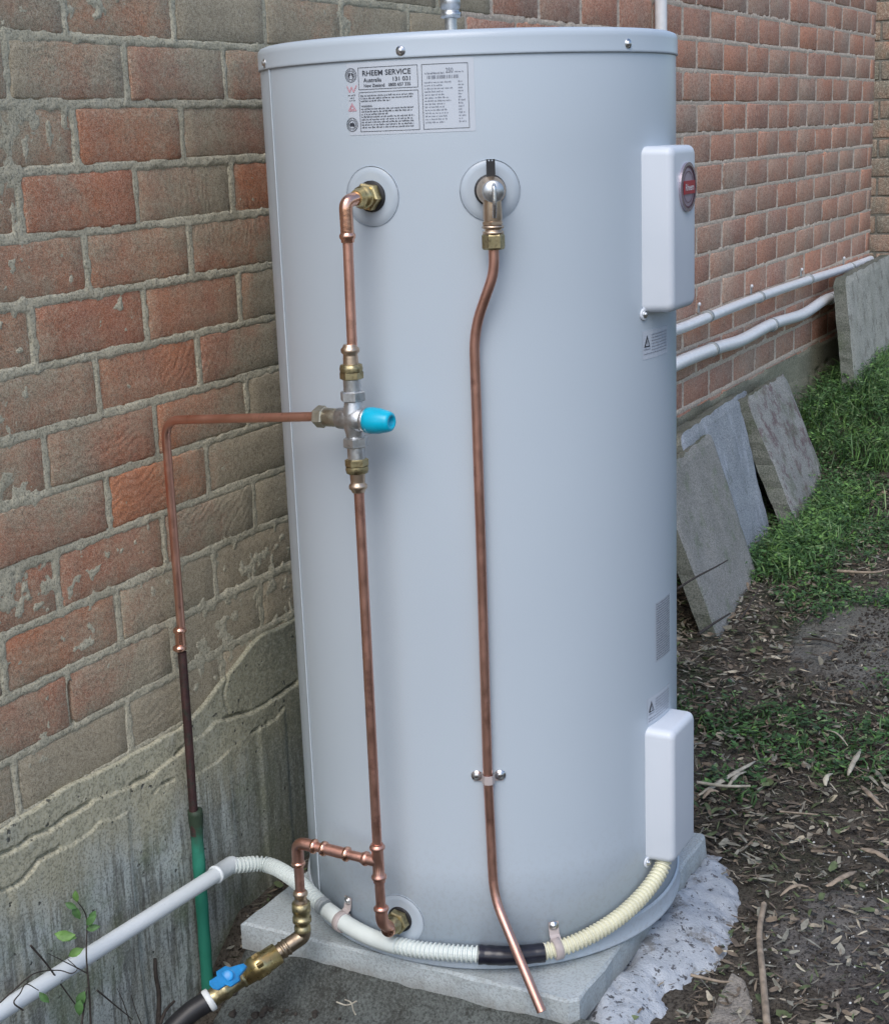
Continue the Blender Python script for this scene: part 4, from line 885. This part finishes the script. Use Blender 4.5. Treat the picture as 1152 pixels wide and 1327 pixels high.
slab(S, (1.95, -.335, -1.315), (2.47, -.285, -1.30), (1.97, -.165, -.90), (2.49, -.135, -.885), .042, 'slab_grey', 'nearest leaning grey slab beside the heater, its lower corner in the weeds', 3)
slab(S, (2.28, -.255, -1.31), (2.88, -.205, -1.30), (2.28, -.115, -.86), (2.87, -.095, -.845), .045, 'slab_blue', 'bluish leaning slab with white streaks between the front slab and the red stained slab', 4)
slab(S, (2.90, -.285, -1.275), (3.42, -.255, -1.275), (2.95, -.095, -.87), (3.42, -.085, -.865), .055, 'slab_red', 'leaning slab with dark red stains and a thick mossy side next to the grass', 5)
slab(S, (3.98, -.20, -1.10), (4.95, -.16, -1.10), (4.06, -.125, -.615), (4.95, -.11, -.600), .05, 'slab_far', 'pale speckled slab standing upright at the far end in front of the conduits', 6)
# thin strip slab lying edge-up behind the leaning ones
slab(S, (2.35, -.10, -1.28), (3.10, -.085, -1.28), (2.35, -.055, -.885), (3.12, -.050, -.872), .03, 'slab_blue', 'thin slab edge showing against the footing behind the bluish slab', 8)
# half buried paver, bottom right
pvp = [on_z(x, y, -1.305) for x, y in ((900, 1345), (946, 1250), (966, 1262), (978, 1300), (1000, 1345))]
tag(poly_patch('buried_paver', [(p[0], p[1]) for p in pvp], .010, M['slab_tan'], 140, .003, .004, .006), 'wedge of a half buried pale paver at the bottom of the yard', 'paver')

# ------------------------------------------------------------------ loose stuff on the ground
def gzf(x, y): return float(gz(np.array([x]), np.array([y]))[0])
def in_pad(x, y): return (px0-.02 < x < px1+.02 and py0-.03 < y < py1+.02) or (x < .25 and y > -.8)
def in_patch(x, y): return (.2 < x < .75 and -.78 < y < -.66)
def scatter_leaves(name, n, xr, yr, smin, smax, mats, wts, seed, lift=.01, skip=None, lab=None, cat=None, thin=None):
    r = random.Random(seed); b = MB(); k = 0
    while k < n:
        x = r.uniform(*xr)**1.0; y = r.uniform(*yr)
        if skip and skip(x, y, r): continue
        k += 1
        L_ = r.uniform(smin, smax); w = L_*r.choice((.08, .12, .18, .25, .35, .5)) if thin is None else L_*thin*r.uniform(.6, 1.4)
        a = r.uniform(0, 2*PI); tilt = r.gauss(0, .22); roll = r.gauss(0, .45); d = Vector((math.cos(a)*math.cos(tilt), math.sin(a)*math.cos(tilt), math.sin(tilt)))
        s_ = Vector((-math.sin(a)*math.cos(roll), math.cos(a)*math.cos(roll), math.sin(roll))); up = d.cross(s_)
        c_ = Vector((x, y, gzf0(x, y)+lift*r.random()+.003)); bend = r.gauss(0, .25)*L_
        pts = []
        wfs = r.choice(((.15, .85, 1.0, .1), (.7, 1, .9, .3), (.5, .8, 1, .8), (.1, .5, .9, .5)))
        for t, wf in zip((-.5, -.2, .15, .5), wfs):
            q = c_+d*(t*L_)+up*(bend*(.25-t*t)); pts += [q-s_*w*.5*wf*r.uniform(.7, 1.2), q+s_*w*.5*wf*r.uniform(.7, 1.2)]
        b.add(pts, [(0, 2, 3, 1), (2, 4, 5, 3), (4, 6, 7, 5)], r.choices(range(len(mats)), wts)[0], True)
    o = b.build(name, mats); tag(o, lab, cat, kind='stuff'); return o
# quick bilinear ground lookup
_gx = np.arange(-2, 9, .02); _gy = np.arange(-4, 1.5, .02); _G = gz(*np.meshgrid(_gx, _gy))
def gzf0(x, y): i = min(max(int((x+2)/.02), 0), len(_gx)-1); j = min(max(int((y+4)/.02), 0), len(_gy)-1); return float(_G[j, i])
def litter_skip(x, y, r):
    if in_pad(x, y) or y > -.03: return True
    if in_patch(x, y) and r.random() < .97: return True
    if .28 < x < .95 and -1.15 < y < -.80 and r.random() < .30: return True
    d = ((x-2.08)/.42)**2+((y+.70)/.2)**2
    if d < 1 and r.random() < .8: return True
    if x < .25 and y > -.85: return True
    return False
scatter_leaves('leaf_litter', 34000, (.2, 3.4), (-1.4, -.03), .006, .026, LIT, [5, 3, 5, 7, .8, 5, 2], 21, .014, litter_skip, 'brown and grey leaf litter, straw and bark crumbs covering the soil', 'leaf litter')
scatter_leaves('coarse_leaf_litter', 1600, (.25, 3.6), (-1.5, -.05), .02, .045, LIT, [3, 2.5, 4, 4, 1, 2, 2], 22, .016, litter_skip, 'larger dry gum leaves and bark flakes lying on the litter', 'leaf litter', thin=.15)
scatter_leaves('outer_litter', 2500, (-1.0, 6.0), (-3.4, -1.4), .03, .07, LIT, [5, 3, 3, 5, .7, 3, 3], 23, .012, lambda x, y, r: False, 'sparser leaf litter further out in the yard', 'leaf litter')
# green weeds: leaf sprays with gaps, denser mound near the upright slab
def weeds(name, n, region, seed, hmax, lab, wts=(4, 4, 2, 1)):
    r = random.Random(seed); b = MB(); k = 0
    while k < n:
        x, y, dens, h = region(r)
        if r.random() > dens: continue
        if in_pad(x, y) or y > -.02: continue
        k += 1; g0 = gzf0(x, y); hh = h*hmax
        c_ = Vector((x, y, g0)); lean = Vector((r.gauss(0, .35), r.gauss(0, .35), 1)).normalized()
        if r.random() < .58:                      # grass blade
            w = r.uniform(.0012, .0026); s_ = lean.cross(Vector((r.gauss(0, 1), r.gauss(0, 1), .1))).normalized(); L_ = hh*r.uniform(.5, 1.3); dr = Vector((r.gauss(0, .4), r.gauss(0, .4), 0))
            p1_ = c_+lean*L_*.55; p2_ = c_+lean*L_+dr*L_*.8-Vector((0, 0, L_*.15))
            b.add([c_-s_*w, c_+s_*w, p1_+s_*w, p1_-s_*w, p2_], [(0, 1, 2, 3), (3, 2, 4)], r.choices(range(4), wts)[0])
        else:                                     # small leafy sprig
            top = c_+lean*hh*r.uniform(.3, 1); mi = r.choices(range(4), wts)[0]
            for _ in range(3):
                a = r.uniform(0, 2*PI); d = Vector((math.cos(a), math.sin(a), r.uniform(-.2, .5))).normalized(); s_ = d.cross(Vector((0, 0, 1))).normalized(); L_ = r.uniform(.006, .019); w = L_*.30
                q = top+d*.004; b.add([q, q+d*L_*.5+s_*w, q+d*L_, q+d*L_*.5-s_*w], [(0, 1, 2, 3)], mi)
    o = b.build(name, GR); return tag(o, lab, 'weeds', kind='stuff')
def reg_mound(r):
    x = r.uniform(3.15, 5.8); y = r.uniform(-1.5, -.03); e = 3.3+.5*abs(y+.25)+(float(fbm(np.array(x*4), np.array(y*4), 3, 88))-.5)*.9
    d = min(1, max(0, (x-e)/.25)); return x, y, d, .35+.65*float(vn(np.array(x*6), np.array(y*6), 9))
weeds('weed_mound', 42000, reg_mound, 31, .13, 'dense green weeds and grass mound growing at the far end by the upright slab')
def reg_near(r):
    x = r.uniform(1.0, 3.5); y = r.uniform(-1.2, -.05); n_ = float(fbm(np.array(x*3.3), np.array(y*3.3), 4, 93)); d = min(1, max(0, (n_-.47)/.12))*(.40 if x < 1.9 else .65)
    dd_ = math.hypot((x-2.75), (y+.36)*1.6); d = max(d, 1-dd_/.42)
    return x, y, d, .3+.5*r.random()
weeds('ground_weeds', 15000, reg_near, 32, .05, 'thin green weeds threading through the litter in front of the slabs', (6, 4, 1, .3))
def reg_slab(r):
    u = r.random(); x = 2.45+u*.75+r.gauss(0, .05); y = -.33+r.gauss(0, .05)-.02*u; return x, y, .9, .5+.6*r.random()
weeds('slab_foot_weeds', 3200, reg_slab, 33, .075, 'brighter green weeds sprouting at the foot of the leaning slabs', (3, 5, 4, 1))
# soil clods in the dug corner
r = random.Random(51); b = MB()
def rock(b, c_, s_, r, mi=0):
    V = []; n = 6
    for j in range(1, 4):
        for i in range(n): t = 2*PI*i/n; ph = PI*j/4; q = s_*r.uniform(.7, 1.15); V.append((c_[0]+q*math.sin(ph)*math.cos(t), c_[1]+q*math.sin(ph)*math.sin(t)*.9, c_[2]+q*.7*math.cos(ph)))
    V += [(c_[0], c_[1], c_[2]+s_*.7), (c_[0], c_[1], c_[2]-s_*.7)]
    F = [(j*n+i, (j+1)*n+i, (j+1)*n+(i+1) % n, j*n+(i+1) % n) for j in range(2) for i in range(n)]+[(3*n, i, (i+1) % n) for i in range(n)]+[(3*n+1, 2*n+(i+1) % n, 2*n+i) for i in range(n)]
    b.add(V, F, mi, False)
for _ in range(6500):
    x = r.uniform(-.35, .17); y = r.uniform(-.85, -.02); z_ = max(gzf0(x, y), float(bed_f(np.array([x]), np.array([y]))[2][0]) if x > -.05 and y < -.04 else -9)
    if x > .06+.05*math.sin(y*23) and r.random() < .85: continue
    rock(b, (x, y, z_+.001), r.choice((.003, .004, .006, .009)), r)
tag(b.build('soil_clods', M['clod']), 'crumbly dark soil clods in the dug out corner under the ball valve', 'soil', kind='stuff')
b = MB()
for _ in range(9000):
    x = r.uniform(.22, 2.6); y = -.62-abs(r.gauss(0, .28))
    if in_pad(x, y) or in_patch(x, y): continue
    rock(b, (x, y, gzf0(x, y)+.001), r.choice((.0015, .002, .003, .0045)), r)
tag(b.build('soil_crumbs', M['clod']), 'small dark soil crumbs over the bare ground right of the pad', 'soil', kind='stuff')
b = MB()
for _ in range(150):
    x = r.uniform(.40, .95); y = r.uniform(-1.12, -.82); rock(b, (x, y, gzf0(x, y)+.008), r.choice((.0006, .0008, .0011, .0011, .0016, .0026)), r)
for _ in range(25):
    x = r.uniform(1.8, 2.5); y = r.uniform(-.85, -.5); rock(b, (x, y, gzf0(x, y)+.006), r.choice((.0015, .0025)), r)
tag(b.build('white_chips', M['chip']), 'tiny white plaster chips dotted over the bare soil', 'chips', kind='stuff')

# bark strips and sticks that show singly
def strip(px, py, px2, py2, w, mat, lab, name='bark_strip', curl=.25, z=None, seed=0):
    z0_ = -1.30; A = on_z(px, py, z0_); B = on_z(px2, py2, z0_)
    A = on_z(px, py, gzf0(A[0], A[1])+.022); B = on_z(px2, py2, gzf0(B[0], B[1])+.026); A, B = Vector(A), Vector(B); d = B-A; s_ = d.cross(Vector((0, 0, 1))).normalized(); r = random.Random(seed+int(px)); V = []; n = 10; m_ = 4
    for e in (0, 1):
        for i in range(n+1):
            t = i/n; wf = w*.62*(1-abs(2*t-1)**(4 if i < n/2 else 2)*.7)*r.uniform(.65, 1.15); c_ = A+d*t+Vector((0, 0, math.sin(t*PI)*.008))+s_*math.sin(t*3+seed)*.006
            for j in range(m_+1): u = j/m_*2-1; V.append(c_+s_*u*wf/2+Vector((0, 0, u*u*wf*curl*-1-(.0015 if e else 0))))
    W = m_+1; N = W*(n+1); F = []
    for i in range(n):
        for j in range(m_): a = i*W+j; F += [(a, a+1, a+W+1, a+W), (N+a+W, N+a+W+1, N+a+1, N+a)]
    lp_ = [j for j in range(W)]+[W*i+m_ for i in range(1, n+1)]+[W*n+j for j in range(m_-1, -1, -1)]+[W*i for i in range(n-1, 0, -1)]
    for a, c_ in zip(lp_, lp_[1:]+lp_[:1]): F.append((a, N+a, N+c_, c_))
    b = MB(); b.add(V, F); return tag(b.build(name, M[mat]), lab, 'bark', 'strips of bark lying on the litter')
strip(905, 1030, 978, 986, .020, 'bark', 'longest pale bark strip right of the lower cover, uppermost of a fan of strips')
strip(938, 1020, 970, 1001, .016, 'bark', 'short pale bark strip tucked below the longest one near the heater', seed=2)
strip(910, 1034, 932, 1026, .020, 'bark2', 'brownish bark flake under the thin straight stick beside the heater', seed=3)
strip(1073, 1018, 1076, 1002, .018, 'bark', 'stubby upright-looking pale bark piece left of the curled pale strip', seed=4)
strip(1103, 1005, 1111, 970, .018, 'bark', 'curled pale bark strip pointing at the viewer in the middle of the litter', seed=5)
strip(1115, 1018, 1146, 1046, .020, 'bark2', 'broad brown bark strip slanting down at the right edge of the photo', seed=6)
strip(1068, 1147, 1112, 1130, .020, 'bark2', 'buff bark strip just left of the long split brown one at the right edge', seed=7)
strip(1118, 1098, 1150, 1118, .022, 'bark2', 'long split brown bark strip leaving the photo at the right edge', seed=8)
strip(1010, 1160, 1048, 1150, .014, 'bark2', 'narrow brown bark strip above the bare powdery soil', seed=9)
strip(1065, 946, 1100, 966, .007, 'bark', 'thin straw coloured sliver in the middle of the litter', seed=10)
def stick(pts, r0, lab, mat='twig', name='twig', z=.02, taper=.5, group='thin twigs', wall_y=None):
    P = []
    for px, py in pts:
        if wall_y is not None: P.append(on_y(px, py, wall_y)); continue
        A = on_z(px, py, -1.30); P.append(on_z(px, py, gzf0(A[0], A[1])+z))
    P = catmull(P, 6); n = len(P); b = MB(); b.tube(P, [r0*(1-taper*i/(n-1)) for i in range(n)], 7); return tag(b.build(name, M[mat]), lab, 'twig', group)
stick([(903, 1014), (940, 1019), (972, 1019)], .0032, 'straight pale stick crossing the fan of bark strips beside the heater', 'bark', z=.032, taper=.2)
stick([(994, 1330), (988, 1260), (984, 1210), (990, 1172)], .0058, 'thick brown root running towards the viewer beside the half buried paver', 'bark2', z=.024, taper=.2)
stick([(895, 1264), (930, 1272), (945, 1273)], .0028, 'short brown stick below the white mortar patch', 'bark2', z=.022)
stick([(1010, 1052), (1060, 1056)], .0022, 'thin straw lying level above the narrow brown bark strip', 'bark2', z=.022)
stick([(1040, 828), (1065, 829), (1092, 836)], .0035, 'dark twig lying across the flat grey patch of ground', z=.014)
stick([(1085, 740), (1130, 742), (1152, 738)], .0045, 'brown stick lying above the flat grey patch near the right edge', 'bark2', z=.02)
stick([(878, 763), (900, 749), (925, 736), (943, 726)], .0030, 'dark twig slanting across the face of the nearest leaning slab', wall_y=-.37)
stick([(960, 802), (975, 778), (985, 760)], .0030, 'dark curved twig at the lower right corner of the nearest leaning slab', wall_y=-.40)
stick([(905, 822), (925, 808), (946, 795)], .0040, 'dark twig at the foot of the nearest leaning slab', wall_y=-.42)
# twigs and seedling by the footing, bottom left
stick([(130, 1225), (150, 1208), (175, 1190), (160, 1175)], .0012, 'fine curled twig hooked over the white conduit by the seedling', wall_y=-.080) if False else None
sd_ = thing('seedling', 'spindly seedling with pale green leaves in front of the white conduit', 'plant', (-.05, -.1, -1.36))
def wst(name, pts, y, r0, parent, mat='twig', taper=.6, label=None):
    P = catmull([on_y(px, py, yy) for (px, py), yy in zip(pts, y if hasattr(y, '__len__') else [y]*len(pts))], 6); n = len(P); b = MB(); b.tube(P, [r0*(1-taper*i/(n-1)) for i in range(n)], 7); o = b.build(name, M[mat], parent); return o
wst('stem', [(118, 1340), (116, 1290), (112, 1240), (112, 1190), (100, 1168)], -.10, .0017, sd_)
wst('stem', [(104, 1340), (110, 1300), (113, 1280)], -.10, .0017, sd_); wst('branch', [(113, 1262), (100, 1255), (80, 1245), (62, 1236)], -.10, .0011, sd_)
def leaf(px, py, y, L_, ang, mi, parent, w=.5, nod=.3):
    c_ = Vector(on_y(px, py, y)); d = Vector((math.cos(ang)*_r[0], math.cos(ang)*_r[1], math.sin(ang))).normalized(); nrm = Vector((-_f[0], -_f[1], -_f[2]+nod)).normalized(); s_ = d.cross(nrm).normalized(); V = []; F = []
    ts = (0, .25, .5, .75, 1); ws = (.05, .8, 1, .7, .03)
    for t, q in zip(ts, ws): c2_ = c_+d*L_*t+nrm*(.15*L_*math.sin(t*PI)); V += [c2_-s_*L_*w*.5*q+nrm*.002*q, c2_-nrm*.001, c2_+s_*L_*w*.5*q+nrm*.002*q]
    for i in range(4): F += [(i*3, i*3+1, i*3+4, i*3+3), (i*3+1, i*3+2, i*3+5, i*3+4)]
    b = MB(); b.add(V, F); return b.build('leaf', GR[mi], parent)
for px, py, L_, a, mi in ((99, 1216, .030, 2.9, 2), (98, 1212, .026, 3.3, 2), (108, 1230, .024, 3.6, 2), (112, 1200, .022, .8, 1), (112, 1205, .020, .2, 1), (104, 1192, .022, 1.9, 1), (100, 1178, .018, 2.6, 1), (117, 1196, .02, 1.1, 1), (110, 1285, .028, -2.0, 1), (104, 1296, .025, -1.7, 1), (100, 1170, .018, 1.6, 2), (64, 1300, .02, 2.2, 1)): leaf(px, py, -.10, L_, a, mi, sd_)
stick([(205, 1330), (206, 1290), (202, 1265), (201, 1243)], .0040, 'stubby dark dead stem standing against the footing between seedling and green sleeve', wall_y=-.055, taper=.3)
stick([(205, 1335), (214, 1312), (226, 1298)], .0034, 'short forked dark stem leaning right beside the dead stem', wall_y=-.06, taper=.4)
stick([(40, 1226), (62, 1252), (85, 1285), (105, 1312)], .0016, 'thin dark twig crossing under the white conduit left of the seedling', wall_y=-.07)
stick([(126, 1284), (150, 1304), (172, 1322)], .0014, 'thin dark twig slanting down right of the seedling', wall_y=-.08)
stick([(0, 1300), (20, 1282), (45, 1262), (75, 1258), (92, 1262), (100, 1256), (88, 1244)], .0011, 'wiry dark tendril looped along the white conduit at the left edge', wall_y=-.085)
stick([(30, 1310), (18, 1300), (26, 1288), (34, 1276), (50, 1284)], .0012, 'small dark tendril hooked over the white conduit at its left end', wall_y=-.085)
stick([(170, 1330), (160, 1300), (152, 1282)], .0009, 'hair thin twig standing near the dead stem', wall_y=-.07)
stick([(186, 1335), (176, 1310), (170, 1290)], .0009, 'hair thin twig nearest the left side of the dead stem', wall_y=-.07)
b = MB(); r = random.Random(5)
for pts in ([(447, 1296), (455, 1300), (458, 1310), (461, 1316)], [(436, 1299), (447, 1303), (455, 1302)], [(455, 1302), (462, 1298)]): b.tube(catmull([on_x(px, py, .09) for px, py in pts], 4), .0011, 6)
tag(b.build('pale_rootlet', M['bark']), 'tiny pale forked rootlet on the dark mortar slope below the heater', 'root')
